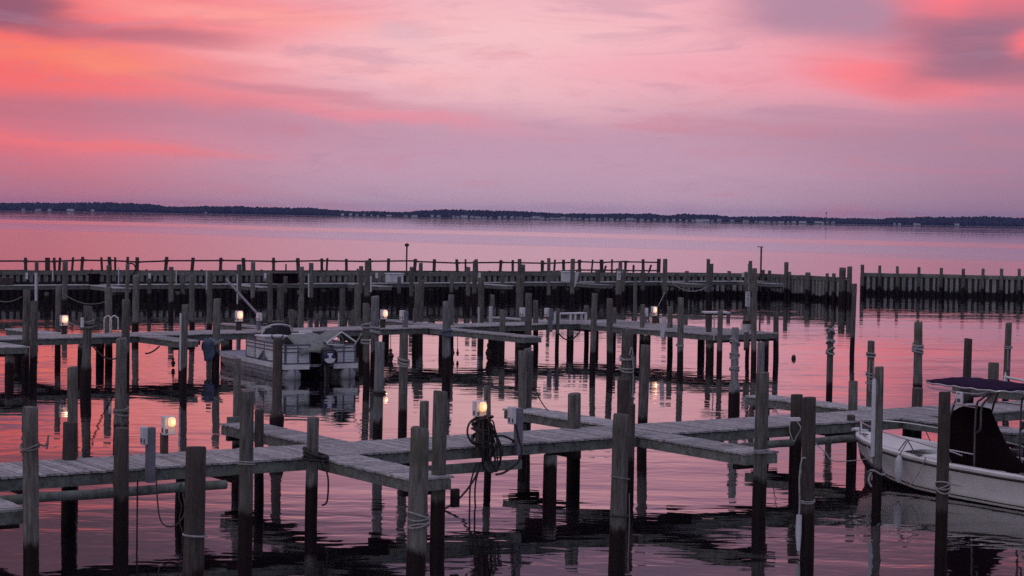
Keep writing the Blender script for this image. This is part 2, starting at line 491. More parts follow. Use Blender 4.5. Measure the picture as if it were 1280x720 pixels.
# ---- middle dock
mid = empty('boat_dock', MID.P(-6, 0, 0), 'middle timber dock with lit pedestals and a fish cleaning table', 'dock', 'docks of the marina')
main_dock(MID, mid, -36.0, 7.6, 2.0, bent0=-35.2)
for sc, t1 in ((-24.1, 3.4), (-17.3, 3.0), (-3.9, 6.4)): finger(MID, mid, sc, 0.95, 0.0, t1)
finger(MID, mid, 5.7, 3.8, 0.0, 8.6)
for sc in (-28.0, -20.0, -10.6, -2.6, 3.7): finger(MID, mid, sc, 0.95, -6.0, -2.0)
MP = [  # px, top y, distance, width px, material
    (33.5, 363, 67, 9.5, 'pile'), (43, 377, 66.5, 9.5, 'pile'), (73, 357, 75, 7.5, 'pile'), (135.5, 360, 74, 9.5, 'pile'), (157.5, 375, 69.5, 10.5, 'pile'),
    (170.5, 345, 90, 8.5, 'pile'), (239.5, 345, 90, 6.8, 'pile'), (262.5, 341, 88, 7, 'pile'), (271.5, 374, 71, 9.5, 'pile'),
    (337.5, 341, 90, 6.4, 'pile'), (351, 355.6, 82.5, 8.6, 'pile'), (376.5, 372, 86, 7.5, 'pile'), (365, 388, 85, 6.5, 'pile'), (396, 392, 85, 6, 'pile'),
    (428, 360.6, 88, 7, 'pile'), (447, 355, 88, 8.4, 'pile'), (441, 388, 86, 5, 'pile'), (522, 355, 87.5, 7, 'pile'), (527.5, 350, 91, 6, 'pile'), (518.5, 386, 84, 5, 'pile'),
    (564, 369, 82.5, 7.5, 'pile'), (601.5, 348, 92, 7.6, 'pile'), (615.5, 369, 92, 6, 'pile'), (628.5, 387.5, 81.5, 7.5, 'pile'),
    (650, 345, 92.5, 9.5, 'pile'), (669.5, 375.6, 85, 6.6, 'pile'), (697.5, 386, 84.5, 5, 'pile'), (733, 382, 88.5, 6, 'pile'),
    (768.5, 385, 86, 4.4, 'pile'), (794, 352, 92, 5, 'pile'), (837.5, 384, 83.2, 7, 'pile'), (803.5, 381, 83, 6, 'pile'),
    (900.5, 389.5, 77.6, 7, 'pile'), (886, 391, 80.5, 7, 'pile_brown'), (970, 390, 81.0, 7, 'pile'), (943, 336, 77.8, 7, 'pile'), (937, 372, 81, 5, 'pile')]
MPG = {}
for px, y, D, w, m in MP: MPG[px] = dock_pile(mid, px, y, D, w, m)
for s, t in ((-30, 0), (-30, -1.9), (-26.4, -.1), (-24.2, 3.1), (-20, -.1), (-18.4, -1.9), (-17.3, 2.6), (-14, -.1), (-13, -1.9), (-7.6, -.1), (-7.0, -1.9), (-3.6, -.1), (-3.9, 5.6),
             (-.8, -.1), (0.4, -1.9), (3.4, -.1), (4.1, 4.2), (4.0, 8.2), (7.3, 4.2), (7.2, 8.2), (6.4, -1.9), (-20, -5.8), (-10.6, -5.8), (-2.6, -5.8), (3.7, -5.8)):
    under_pile(mid, MID, s, t, 0.16, 0.88)

# ---- far dock along the bulkhead
back = empty('boat_dock', BACK.P(-8, 0, 0), 'farthest low timber dock running just in front of the railed bulkhead', 'dock', 'docks of the marina')
main_dock(BACK, back, -52.0, 23.0, 1.3, z=ZB, pw=0.16, bent0=-50)
for sc in (-47.3, -39.0, -30.0, -20.8, -12.4, -3.2, 5.0, 13.2, 20.4): finger(BACK, back, sc, 1.0, 0.0, 4.4, z=ZB, pw=.16)
BP = [(46, 327, 113, 5.0), (81.5, 327, 111, 7), (135.5, 332, 110, 5.2), (159.5, 330, 110, 5), (214, 334, 110, 6.4), (187, 342, 118, 5), (228, 342, 120, 6), (259, 341, 121, 5), (299, 331, 113, 6.2), (316.5, 328, 118, 5.8),
      (357, 345.6, 122, 5.4), (377, 334, 119, 6.2), (389, 329, 119, 6), (405, 341, 128, 5), (438.5, 341, 130, 5.4), (451.5, 333, 124, 5.6), (459.5, 326, 122, 7.4), (466, 341, 130, 4.6), (475, 341, 129, 4.2),
      (499, 346, 126, 4.6), (514.5, 334, 121, 5), (526, 329, 126, 5), (539, 341, 134, 6), (565, 345, 130, 5), (571, 341, 135, 5), (585.3, 334, 124, 5.4), (594, 326, 127, 6), (601, 341, 134, 6.5), (628.3, 340, 130, 4.6),
      (649.5, 324, 132, 5), (654, 331, 134, 5.4), (662, 341, 138, 5), (686, 323, 128, 4.4), (693, 339, 139, 5), (716, 324, 130, 5.6), (722, 339, 136, 5), (747, 339, 134, 6.6), (775.5, 327, 132, 5), (773, 336, 131, 7), (780, 337, 138, 4),
      (803.5, 339.5, 138, 5.6), (831.5, 324, 133, 5.8), (858.5, 339, 140, 5.2), (885.5, 324, 136, 4.6), (889.5, 330, 137, 5), (911.5, 339, 144, 5), (932.5, 340, 142, 4.4), (938, 326.5, 140, 4.8), (962, 338.5, 147.5, 4.6)]
BPG = {}
for px, y, D, w in BP: BPG[px] = dock_pile(back, px, y, D, w, 'pile')
for i in range(18):
    s = -50 + i * 4.2
    under_pile(back, BACK, s, 0.1, 0.15, .85); under_pile(back, BACK, s + 1, -1.2, 0.15, .95)

# ------------------------------------------------------------------ free standing mooring piles
FP = {}
def fp(key, *a, **k): FP[key] = free_pile(*a, **k)
fp('a', 38, 510, 30, 20, 'tall grey pile in the left foreground bound by one slack grey rope')
fp('b', 90.5, 460, 40, 13.5, 'slim dark pile rising behind a short brown dock pile, second from the left edge', lean_px=-2)
fp('c', 152, 424, 46.7, 14.5, 'leaning pile with a black weed skirt behind the near dock, left of two white boxes', lean_px=4, fat=.15)
fp('d', 245, 560, 26.7, 27, 'stubby thick pile nearest the viewer with a single pale rope low down', 'pile_brown')
fp('e', 309, 490, 32.6, 18, 'tall grey pile in front of the near dock with white rope at deck height')
fp('f', 525, 535, 29.7, 24.5, 'thick chipped pile off the tip of the near finger pier with two pale ropes', chip=.12)
fp('g', 776.5, 519, 32, 21, 'stout foreground pile with a white line hanging down its wet right side')
fp('h', 784, 411, 52, 15, 'mossy grey pile with knotted pale ropes behind the stout foreground pile', fat=.12)
fp('i', 807, 432, 49.5, 12.5, 'plain blunt pile standing beside the mossy rope bound pile, behind the near dock')
fp('j', 919, 410, 58.8, 9.8, 'pale pile wrapped in three ropes with a thick dark sleeve at its foot', 'pile_pale', fat=.5)
fp('k', 951.5, 428.6, 51.7, 9.8, 'slim pale pile showing just above the knotty pile at the second finger pier', 'pile_pale')
fp('l', 1011.5, 498, 33.6, 17.5, 'tall brown pile with a long pale rope trailing down its left side', 'pile_brown')
fp('m', 1038.5, 407, 61, 8, 'slim pile in open pink water with white rags bound round its dark top')
fp('n', 1068.5, 355, 85, 6, 'tallest thin pile with a long black foot, just inside the gap between the bulkheads')
fp('o', 1089, 427, 52.7, 9.3, 'slim pile with white rope looped down its front, behind the skiff bow')
fp('p', 1099, 459.5, 41.0, 12, 'pile beside the skiff bow that carries a long white plastic pipe')
fp('q', 1148, 403, 62.8, 11, 'grey pile with a rope collar in open water beyond the skiff', fat=.1)
fp('r', 1210.5, 424, 54.8, 10.5, 'plain brown pile standing behind the purple canvas top', 'pile_brown')
fp('s', 1261, 404.5, 63.7, 8.3, 'slim pile with one rope ring at the far right beyond the canvas top')
fp('t', 1181, 491, 33.9, 15.6, 'thick pile standing in front of the white skiff with a rope loop round it', 'pile_brown')
fp('u', 347.5, 424, 48.6, 12.2, 'dark topped pile standing in front of the pontoon boat', 'pile_brown', fat=.5)
fp('v', 475, 428, 48, 12.3, 'pale pile with a dark band just right of the pontoon boat stern', 'pile_pale')
fp('w', 505, 417, 51, 11.3, 'dark streaked pile with a rope ring, right of the diamond shaped hanging block')
fp('x', 231.5, 381, 63.75, 9, 'pile with a pale split side standing left of the pontoon boat bow')
fp('y', 110, 383, 61.6, 11.5, 'dark footed pile with a small white box tied to it', fat=.2)
fp('z', 558.5, 377, 69.6, 10.5, 'thick pale pile with a teal strap standing against the middle dock front', 'pile_pale')
fp('aa', 469, 371, 72.0, 10.5, 'pile with a white rope tied high beside a half hidden lit lamp', 'pile_pale')
fp('bb', 457.5, 380, 67.5, 8.6, 'pile the pontoon boat stern line is tied to, with white rope at its middle')
fp('cc', 661, 367, 79, 8.8, 'pile at the tip of the middle finger pier beside a small white box')
fp('dd', 743.5, 367, 74.6, 7.4, 'slim pile in front of the middle dock just right of the white bench')
fp('ee', 762, 374, 73.5, 8, 'slim pile next to the one by the white bench, where the wide pier begins')
fp('ff', 851, 373, 76, 7.8, 'slim pile between a white rub board and the fish cleaning table')

# ---- ropes tied round piles
def rr(key, ys, label, mat='rope', thick=.014, tail=None, loops=2, slack=.05, src=None):
    p, zt, r = (src or FP)[key][:3]
    D = p.y; zs = []
    for y in ys:
        q = at_d((640 + p.x / D * F), y, D); zs.append(q.z)
    pts = None
    if tail:
        pts = [[Vector((p.x + a * r * 1.12, p.y + b * r * 1.12, z)) for a, b, z in tl] for tl in tail]
    rope_rings(p, zs, r * 1.04, label, mat, thick, pts, loops, slack)
rr('a', [557], 'grey rope hanging slack round the pile at the left edge', 'greyrope', .018, loops=2, slack=.14, tail=[[(1, .2, 2.2), (1.6, .2, 2.18), (1.95, .2, 2.25), (1.8, .2, 2.13), (2.0, .2, 2.35)]])
rr('d', [669], 'single pale rope low on the stubby foreground pile', 'rope', .016, loops=1, slack=.02)
rr('e', [578], 'white rope round the tall pile in front of the near dock', 'rope', .014, loops=2, slack=.03)
rr('f', [644, 655], 'two turns of pale rope round the chipped foreground pile', 'rope', .014, loops=2, slack=.06)
rr('g', [597], 'thin cord around the stout foreground pile with a white tail down its wet side', 'greyrope', .012, loops=1, slack=.03, tail=[[(1.0, -.2, 1.3), (1.06, -.3, .8), (1.0, -.3, .2), (1.02, -.2, -.2)]])
rr('g', [645], 'black strap tied round the stout foreground pile', 'black', .018, loops=1, slack=.02)
rr('h', [447, 460], 'knotted pale ropes with hanging ends on the mossy pile', 'rope', .025, loops=2, slack=.06, tail=[[(.6, -.9, 2.2), (.95, -.5, 1.9), (1.0, -.4, 1.3), (.9, -.5, 1.05)], [(.3, -1, 2.2), (.7, -.8, 2.4), (1.05, -.3, 1.8)]])
rr('j', [427, 443, 460], 'three knotted white ropes spaced down the dark sleeved pile', 'rope', .028, loops=2, slack=.10, tail=[[(-.2, -1, 1.3), (.0, -1.05, 1.0), (-.1, -1.05, .8)], [(-.7, -.8, 2.0), (.3, -1.05, 1.75), (.8, -.7, 1.5)]])
rr('m', [412, 425, 438], 'white rags and cord bound round the slim pile in open water', 'rope', .03, loops=2, slack=.12)
rr('o', [442, 467, 477], 'white ropes looped down the slim pile behind the skiff bow', 'rope', .022, loops=2, slack=.05, tail=[[(-.4, -1, 2.1), (-.5, -1.05, 1.6), (-.3, -1.05, 1.25)], [(.4, -1, 2.1), (.45, -1.05, 1.6), (.2, -1.05, 1.25)]])
rr('q', [431, 434, 438], 'rope collar on the grey pile beyond the canvas top', 'rope', .03, loops=2, slack=.08)
rr('s', [433], 'rope ring on the slim pile at the far right', 'rope', .022, loops=2, slack=.05, tail=[[(-.3, -1, 1.8), (-.3, -1.05, 1.4), (-.2, -1.05, 1.1)]])
rr('t', [605, 609], 'rope loop round the thick pile in front of the skiff', 'rope', .014, loops=2, slack=.08, tail=[[(.9, -.6, 1.45), (1.0, -.5, 1.2), (.8, -.7, 1.1)]])
rr('c', [511], 'worn grey rope above the weed skirt of the leaning pile', 'greyrope', .03, loops=3, slack=.05)
rr('v', [490], 'black band round the pale pile right of the pontoon boat', 'black', .03, loops=2, slack=.01)
rr('w', [449], 'rope ring below the edge of the middle dock on the streaked pile', 'rope', .03, loops=3, slack=.08)
rr('z', [415], 'teal strap hanging on the thick pale pile', 'bluecloth', .05, loops=2, slack=.12)
rr('aa', [411], 'white rope tied high on the pile beside the lit lamp', 'rope', .04, loops=3, slack=.08)
rr('bb', [406, 426], 'white mooring rope made fast to the pile at the pontoon boat stern', 'rope', .035, loops=2, slack=.05, tail=[[(-1, -.3, 1.7), (-2.2, -.4, 1.4), (-3.4, -.3, 1.15)]])
rr('cc', [436], 'pale rope low on the pile at the middle finger tip', 'rope', .03, loops=2, slack=.06)
rr('ff', [431], 'thin rope ring on the slim pile by the wide pier', 'rope', .025, loops=2, slack=.03)
rr('y', [401], 'grey rope coil on the pile with the small white box', 'greyrope', .04, loops=3, slack=.06)
rr('u', [402], 'pale cord on the pile in front of the pontoon boat', 'greyrope', .02, loops=1, slack=.05)
rr('p952', [562], 'pale rope tying the second finger pier to its knotty end pile', 'rope', .016, loops=3, slack=.03, src=NP)
rr('p547', [600], 'white line round the tall pile at the near finger tip', 'rope', .012, loops=2, slack=.03, src=NP)
p, zt, r = FP['l']
ps = [Vector((p.x - r * a, p.y - r * .7, z)) for a, z in ((.4, 1.75), (.95, 1.72), (1.25, 1.4), (1.15, .9), (1.35, .4), (1.2, .05))]
mb = MB(); mb.tube(smooth_path(ps), .017, 6)
for i in range(2): mb.tube([Vector((p.x + math.cos(q) * r * 1.1, p.y + math.sin(q) * r * 1.1, .98 + i * .03 + .03 * math.sin(q))) for q in [k * .314 for k in range(20)]], .012, 6, closed=True)
tag(mb.build('mooring_rope', M['rope'], None, ps[0]), 'long pale rope trailing into the water beside the brown pile', 'rope', 'ropes tied round the piles')
mb = MB(); mb.tube([Vector((p.x - r * 1.2, p.y - r * .9, .75)), Vector((p.x - r * 1.25, p.y - r * .9, .45)), Vector((p.x - r * 1.2, p.y - r * .9, .12))], [.05, .055, .03], 8)
tag(mb.build('rope_float', M['pvc'], None, (p.x, p.y, .45)), 'white tube float hanging on the rope of the brown pile', 'float')
p, zt, r = FP['p']
q0 = Vector((p.x - r * 1.05, p.y - r * .55, 0)); zt2 = at_d(1094, 473, p.y).z; zb2 = at_d(1094, 570, p.y).z
mb = MB(); mb.tube([q0 + Vector((0, 0, zb2)), q0 + Vector((0, 0, zt2 - .05)), q0 + Vector((.01, 0, zt2))], [.048, .048, .03], 12)
tag(mb.build('fender_pipe', M['pvc'], None, q0 + Vector((0, 0, zb2))), 'long white plastic fender pipe strapped upright to the pile at the skiff bow', 'fender')
p, zt, r = FP['x']
mb = MB(); mb.box((p.x - r * .95, p.y - r * .5, 1.55), (.03, -.02, 0), (.02, .06, 0), (0, 0, .95))
tag(mb.build('rub_board', M['pvc'], None, (p.x - r, p.y, 1.5)), 'pale rub board fixed to the left side of the pile by the pontoon bow', 'board')

# ------------------------------------------------------------------ bulkheads
def seg_at(pts, px, py):
    d = ray(px, py)
    best = None
    for a, b in zip(pts, pts[1:]):
        e = b - a; nrm = Vector((e.y, -e.x, 0))
        k = (Vector((a.x, a.y, 0)) - Vector((0, 0, 0))).dot(nrm) / Vector((d.x, d.y, 0)).dot(nrm)
        q = CAM + d * k
        w = (Vector((q.x, q.y, 0)) - Vector((a.x, a.y, 0))).dot(e) / e.length_squared
        if -0.001 <= w <= 1.001: return q, e.normalized()
        if best is None or abs(w - .5) < best[0]: best = (abs(w - .5), q, e.normalized())
    return best[1], best[2]

BH1 = [Vector((-95, 103, 0)), Vector((-34.0, 127.7, 0)), Vector((11.7, 147.3, 0)), Vector((20.2, 149.6, 0)), Vector((24.6, 141.0, 0))]
BH2 = [Vector((28.5, 157.1, 0)), Vector((41.0, 154, 0)), Vector((78, 148, 0))]

def bulkhead(pts, ztop, label, group):
    a0 = pts[0]
    root = empty('bulkhead_wall', a0, label, 'bulkhead', group)
    root['kind'] = 'thing'
    sh = MB(); cap = MB(); wl = MB(); bk = MB()
    for a, b in zip(pts, pts[1:]):
        e = (b - a); L = e.length; e.normalize(); nn = Vector((e.y, -e.x, 0))   # toward the viewer
        n = int(L / .46); cuts = [0.0] + [(k + random.uniform(-.16, .16)) * L / n for k in range(1, n)] + [L]
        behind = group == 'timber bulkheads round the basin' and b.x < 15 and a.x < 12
        for i in range(n):
            base = a + e * cuts[i]; w = cuts[i + 1] - cuts[i]
            j = random.uniform(-.03, .03)
            prof = [(0, 0), (.06 * w, .16), (.56 * w, .16), (.62 * w, 0), (w, 0)]
            z1 = ztop - .12
            secs = []
            vs = []
            for q, dpt in prof:
                p = base + e * q + nn * (dpt + (j if dpt else 0))
                vs += [Vector((p.x, p.y, -1.5)), Vector((p.x, p.y, z1))]
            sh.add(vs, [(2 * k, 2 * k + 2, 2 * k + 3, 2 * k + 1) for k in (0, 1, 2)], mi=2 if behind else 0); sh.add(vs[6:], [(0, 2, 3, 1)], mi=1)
        m = (a + b) / 2
        bk.box(m - nn * .12 + Vector((0, 0, -.1)), e * (L / 2 + .02), nn * .1, Vector((0, 0, ztop - .14 + .1 - .0)) * .5 + Vector((0, 0, .7)))
        x = 0.0
        while x < L - .1:
            y = min(x + random.uniform(3.4, 4.6), L); c = a + e * ((x + y) / 2); dz = random.uniform(-.025, .025)
            cap.box(c - nn * .02 + Vector((0, 0, ztop - .05 + dz)), e * ((y - x) / 2 - .01), nn * .24, Vector((0, 0, .06)))
            wl.box(c + nn * .17 + Vector((0, 0, ztop - .20 + dz)), e * ((y - x) / 2 - .02), nn * .05, Vector((0, 0, .085)))
            x = y
    sh.build('sheet_piling', [M['sheet'], M['gapwood'], M['sheet_shaded']], root); bk.build('backing_timber', M['beam'], root)
    cap.build('cap_board', M['fascia'], root); wl.build('wale_beam', M['fascia'], root)
    return root

bh1 = bulkhead(BH1, ZW, 'long dark ribbed bulkhead behind the far dock, ending at the channel gap', 'timber bulkheads round the basin')
bh2 = bulkhead(BH2, ZW, 'pale ribbed bulkhead with evenly spaced posts right of the channel gap', 'timber bulkheads round the basin')
def bh_post(root, pts, px, ytop, w, mat='pile', off=.18, zbot=-1.5):
    q, e = seg_at(pts, px, ytop)
    nn = Vector((e.y, -e.x, 0))
    r = w * q.y / F / 2
    p = Vector((q.x, q.y, 0)) + nn * (.16 + r)
    pile_mb(p, q.z, r, zbot, (random.uniform(-.02, .02), 0), n=10).build('post', M[mat], root, (p.x, p.y, 0))
for px, y, w in [(1078.3, 331, 4.6), (1100, 332, 4), (1122, 333, 4), (1149, 334, 4), (1177, 335, 4.2), (1204.3, 336, 4.4), (1229, 336, 4.2), (1252, 336, 4.4), (1274, 336, 4.2)]:
    bh_post(bh2, BH2, px, y, w)
for px, y, w in [(987.5, 328, 5.6), (991, 340, 4), (1015, 341, 7), (1038, 342, 4.2), (1046.5, 342, 4.8), (1059, 335, 8.5), (1067, 333.5, 6.5), (1070, 355, 4), (952, 337.5, 4.6), (845, 341, 3.4), (868, 341, 3)]:
    bh_post(bh1, BH1, px, y, w)

# ---- railing along the bulkhead
rl = empty('deck_railing', BH1[1], 'dark two bar railing of thin uneven posts on top of the long bulkhead', 'railing')
posts = [(32, 322, 3.6), (59.5, 322, 5.6), (68, 322, 3), (74.8, 322, 3), (91, 321.5, 2.6), (103, 321, 3.4), (127, 321.5, 2.6), (137, 321, 4), (144, 321.5, 2.4), (159.5, 321, 3), (171.5, 321.5, 4), (208, 321, 3.8), (241, 322, 3.8),
         (276, 322, 3.4), (304.5, 322.5, 4), (342, 322, 3.2), (372.5, 322.5, 4), (402.3, 323, 3), (409, 322.5, 2.2), (433, 323.5, 3), (462.5, 323, 3), (485.7, 323, 3.2), (519, 323.5, 3.4), (543, 324, 3.4), (571.3, 324, 3), (582, 324, 1.8),
         (595.5, 324, 3.4), (626, 325, 3), (641, 325, 2.6), (678, 325.5, 3.4), (693.5, 324.5, 2), (704.5, 324.5, 3), (724.5, 324.5, 3), (740.5, 324.5, 1.6), (752, 324.5, 3.8), (765, 324, 1.8), (782, 326, 2.6), (804, 324, 3), (823.6, 323.5, 3.8)]
stubs = [(114.5, 338, 2.4, 0), (327, 337, 2.4, 0), (357.5, 330, 1.4, 0), (422, 337, 2, 0), (447, 336, 2, 0), (550, 338, 2.4, 0), (612, 339, 3, 0), (757.5, 332, 2, .25), (792, 331, 2, 0), (814, 331, 2, .3), (252, 338.5, 2.6, 0), (183, 339, 2, 0)]
def rail_pt(px, py):
    q, e = seg_at(BH1, px, py)
    return q, e
for px, y, w in posts:
    q, e = rail_pt(px, y); r = w * q.y / F / 2
    lz = random.uniform(-.04, .04)
    mb = MB(); mb.box(Vector((q.x - lz * .3, q.y, (q.z + ZW + .01) / 2)), e * r, Vector((e.y, -e.x, 0)) * max(r * .8, .06), Vector((lz, 0, (q.z - ZW - .01) / 2)))
    mb.build('post', M['rail'], rl)
for px, y, w, sl in stubs:
    q, e = rail_pt(px, y); r = w * q.y / F / 2
    mb = MB(); h = max(.05, (q.z - ZW - .01) / 2)
    mb.box(Vector((q.x - sl * h, q.y, ZW + .01 + h)), e * r, Vector((e.y, -e.x, 0)) * .06, Vector((sl * h, 0, h))); mb.build('post', M['rail'], rl)
def rail_run(ys):
    mb = MB()
    for (x0, y0), (x1, y1) in zip(ys, ys[1:]):
        dy = random.uniform(-.5, .5)
        a, e = rail_pt(x0, y0 + dy); b, _ = rail_pt(x1, y1 + dy)
        nn = Vector((e.y, -e.x, 0)); d = (b - a)
        mb.box((a + b) / 2 + nn * .07, d / 2, nn * .035, Vector((0, 0, .055)))
        mb.box(a + nn * .1, e * .17, nn * .06, Vector((0, 0, .075)))
    return mb
rail_run([(-40, 326.5), (32, 326.3), (68, 326.6), (103, 325), (137, 325.5), (171, 327.3), (208, 326), (276, 325.8), (342, 327), (402, 326), (462, 327), (519, 326.5), (571, 328.6), (626, 328), (678, 329), (724, 327.5), (752, 328.5), (782, 327), (823.6, 327.8)]).build('rail', M['rail'], rl)
rail_run([(-40, 339), (32, 338.6), (103, 338.6), (171, 338.4), (208, 338.4), (276, 338.6), (342, 339), (402, 338.8), (462, 339), (519, 339.2), (571, 339.6), (626, 339.4), (678, 339.5), (724, 337.5), (782, 338), (823.6, 338)]).build('rail', M['rail'], rl)

def bh_pole(px, y0, y1, w, label, knob):
    q, e = seg_at(BH1, px, y0); nn = Vector((e.y, -e.x, 0)); q += nn * .3
    zb = at_d(px, y1, q.y).z
    o = empty('lamp_pole', (q.x, q.y, zb), label, 'pole', 'thin poles on the bulkhead')
    r = w * q.y / F / 2
    mb = MB(); mb.tube([(q.x, q.y, zb), (q.x, q.y, q.z)], r, 8); mb.build('pole', M['rail'], o)
    mb = MB()
    if knob: mb.tube([(q.x, q.y, q.z - .02), (q.x, q.y, q.z + .05), (q.x, q.y, q.z + .16), (q.x, q.y, q.z + .24)], [.06, .17, .17, .05], 10)
    else: mb.box((q.x - .08, q.y, q.z + .03), (.24, 0, 0), (0, .06, 0), (0, 0, .03))
    mb.build('pole_cap', M['rail'], o)
bh_pole(506.8, 308, 344, 2.0, 'thin tall pole with a round cap standing on the bulkhead above the white dock box', True)
bh_pole(949.8, 309, 351, 2.2, 'thin tall pole with a flat bar cap standing near the end of the far dock', False)

# ------------------------------------------------------------------ things on the docks
def px_box(mb, fr, x0, x1, y0, y1, D, depth, mi=0):
    """upright box, aligned with the dock, covering that pixel rectangle at distance D"""
    a = at_d((x0 + x1) / 2, y0, D); b = at_d((x0 + x1) / 2, y1, D)
    w = (x1 - x0) * D / F
    wu = max(.02, (w - depth * abs(fr.n.x)) / abs(fr.u.x))
    c = (a + b) / 2
    mb.box(c, fr.u * wu / 2, fr.n * depth / 2, Vector((0, 0, abs(a.z - b.z) / 2)), mi)
    return c, wu, abs(a.z - b.z)

def bevel(o, w=0.012, seg=2):
    m = o.modifiers.new('edge', 'BEVEL'); m.width = w; m.segments = seg; m.limit_method = 'ANGLE'
    return o

def pedestal(fr, D, post, box, label, lens=None, post_mat='pile_brown', soft=False, group='dock power pedestals', hood=True, pd=.14):
    x0, x1, y0, y1 = post
    base = at_d((x0 + x1) / 2, y1, D)
    o = empty('power_pedestal', base, label, 'power pedestal', group)
    mb = MB(); px_box(mb, fr, x0, x1, y0, y1, D, pd); bevel(mb.build('post', M[post_mat], o), .008)
    mb = MB(); c, wu, hh = px_box(mb, fr, *box, D - .05, .16)
    b = bevel(mb.build('outlet_box', M['white'], o), .02, 3)
    mb = MB(); mb.box(c + fr.n * .083 - fr.u * (wu * .30) - Vector((0, 0, hh * .28)), fr.u * wu * .10, fr.n * .006, Vector((0, 0, hh * .12)))
    mb.box(c - fr.u * (wu / 2 + .002) - Vector((0, 0, hh * .25)), fr.n * .03, fr.u * .005, Vector((0, 0, hh * .12)))
    mb.build('socket', M['mark'], b)
    if lens:
        lx, ly, lw, lh = lens
        q = c + fr.n * .09 + fr.u * (wu * lx) + Vector((0, 0, hh * ly))
        mb = MB()
        rw, rh = wu * lw / 2, hh * lh / 2
        # a moulded dome lens
        secs = []
        for k, (sc, dd) in enumerate(((1, -.02), (1, .02), (.8, .055), (.4, .075), (.03, .08))):
            secs.append([q + fr.u * math.copysign(abs(math.cos(t)) ** .6, math.cos(t)) * rw * sc + Vector((0, 0, math.copysign(abs(math.sin(t)) ** .6, math.sin(t)) * rh * sc)) + fr.n * dd for t in [i * math.pi / 8 for i in range(16)]])
        mb.loft(secs, closed=True)
        mb.build('lamp_lens', M['lens_soft' if soft else 'lens'], b)
        pl = bpy.data.lights.new('lamp_glow', 'POINT'); pl.energy = 1.0; pl.color = (1.0, .45, .18); pl.shadow_soft_size = .05
        lo = bpy.data.objects.new('lamp_glow', pl); COL.objects.link(lo); lo.parent = b
        lo.location = q + fr.n * .16 - world_loc(b)
    return o, c

pedestal(NEAR, 36.6, (199.5, 211, 541, 567), (201, 220, 520, 543.5), 'lit white dock pedestal with an amber lamp, at the left end of the near dock', (.12, .20, .62, .5))
pedestal(NEAR, 34.8, (181, 195, 534, 603), (174, 186, 533, 556), 'square grey post with an unlit white box just left of the amber lamp', None, 'grey_post')
_, lampc = pedestal(NEAR, 39.0, (594, 611, 519, 572), (590, 608.5, 501, 520.5), 'lit white dock pedestal above a tangle of black hoses', (.10, .14, .60, .62))
pedestal(NEAR, 39.7, (642, 654, 510, 569), (634, 646, 508, 530), 'square pale grey post with an unlit white box, right of the black hoses', None, 'grey_post')
pedestal(MID, 72.2, (76.5, 83, 404, 420), (74.5, 85.5, 394, 407), 'glowing lamp pedestal at the left end of the middle dock', (.0, .12, .8, .68), soft=True, pd=.1)
pedestal(MID, 76.2, (295, 302, 399, 415), (293.5, 304, 388.5, 402), 'glowing lamp pedestal behind the pontoon boat bow', (.0, .12, .8, .7), soft=True, pd=.1)
pedestal(MID, 79.6, (475, 482, 396, 411), (475, 484.3, 387, 399), 'glowing lamp pedestal half hidden by a pile right of the pontoon boat', (.1, .1, .7, .7), soft=True, pd=.1)
pedestal(MID, 86.5, (815, 821, 393, 404), (813.5, 822, 383, 395), 'glowing lamp pedestal on the wide pier beside a grey box', (-.15, .15, .6, .6), soft=True, pd=.1)
pedestal(MID, 80.0, (503, 510, 389, 417), (499, 507, 388, 400), 'unlit white box on a short post, first right of the pontoon boat', None, 'grey_post', pd=.1)
pedestal(MID, 86.0, (651, 656, 394, 405), (649, 657.3, 384.5, 396), 'unlit white box on a post left of the white bench, partly behind a pile', None, 'grey_post', pd=.1)
pedestal(MID, 84.2, (684.5, 691, 386, 415), (680, 687.3, 385, 396), 'unlit white box on a pale post just left of the white bench', None, 'grey_post', pd=.1)
pedestal(MID, 86.0, (804.5, 809, 394, 404), (803, 810.5, 385, 395.5), 'dull grey box on a post left of the lamp on the wide pier', None, 'grey_post', pd=.1)
pedestal(MID, 76.5, (320.5, 326, 398, 417), (320, 328, 391, 401), 'unlit white box at the foot of the leaning boom behind the pontoon boat', None, 'grey_post', pd=.1)

# outlet boxes fixed to piles
def small_box(fr, D, rect, label, name='outlet_box', mat='white', cat='outlet box', depth=.1, group='small white boxes on the piles'):
    mb = MB(); c, wu, hh = px_box(mb, fr, *rect, D, depth)
    o = mb.build(name, M[mat], None, c - Vector((0, 0, hh / 2)))
    tag(bevel(o, .012), label, cat, group)
    return o, c, wu, hh
small_box(MID, 61.3, (100.3, 105, 397, 409.5), 'small white box on the dark footed pile left of the ladder hoops')
for px, y0, y1, D, lb in ((33.5, 341, 349, 110, 'white box on the far dock near the left edge, above a white pipe'), (187, 341.5, 348, 117, 'white box on the short far dock post right of the railing coil'), (331.5, 341.5, 348, 118, 'white box on the tall grey pile above the pontoon boat bow'),
                          (471, 341, 347.5, 128, 'white box on a far dock post left of the white dock chest'), (599.3, 341, 347, 126, 'white box on the pale far pile right of the slim lamp pole'), (928.8, 340.5, 346.5, 141, 'round white box on the far dock left of the flat capped pole')):
    small_box(BACK, D, (px - 1.7, px + 1.7, y0, y1), lb)
o, c, wu, hh = small_box(BACK, 129.0, (771, 776, 339, 350), 'white notice card with a grey emblem on the far dock pile', 'notice_card', cat='notice card', depth=.04, group=None)
mb = MB(); mb.box(c + BACK.n * .026 + Vector((0, 0, .08)), BACK.u * .05, BACK.n * .004, Vector((0, 0, .07))); mb.box(c + BACK.n * .026 - Vector((0, 0, .12)), BACK.u * .035, BACK.n * .004, Vector((0, 0, .05)))
mb.build('emblem', M['mark'], o)
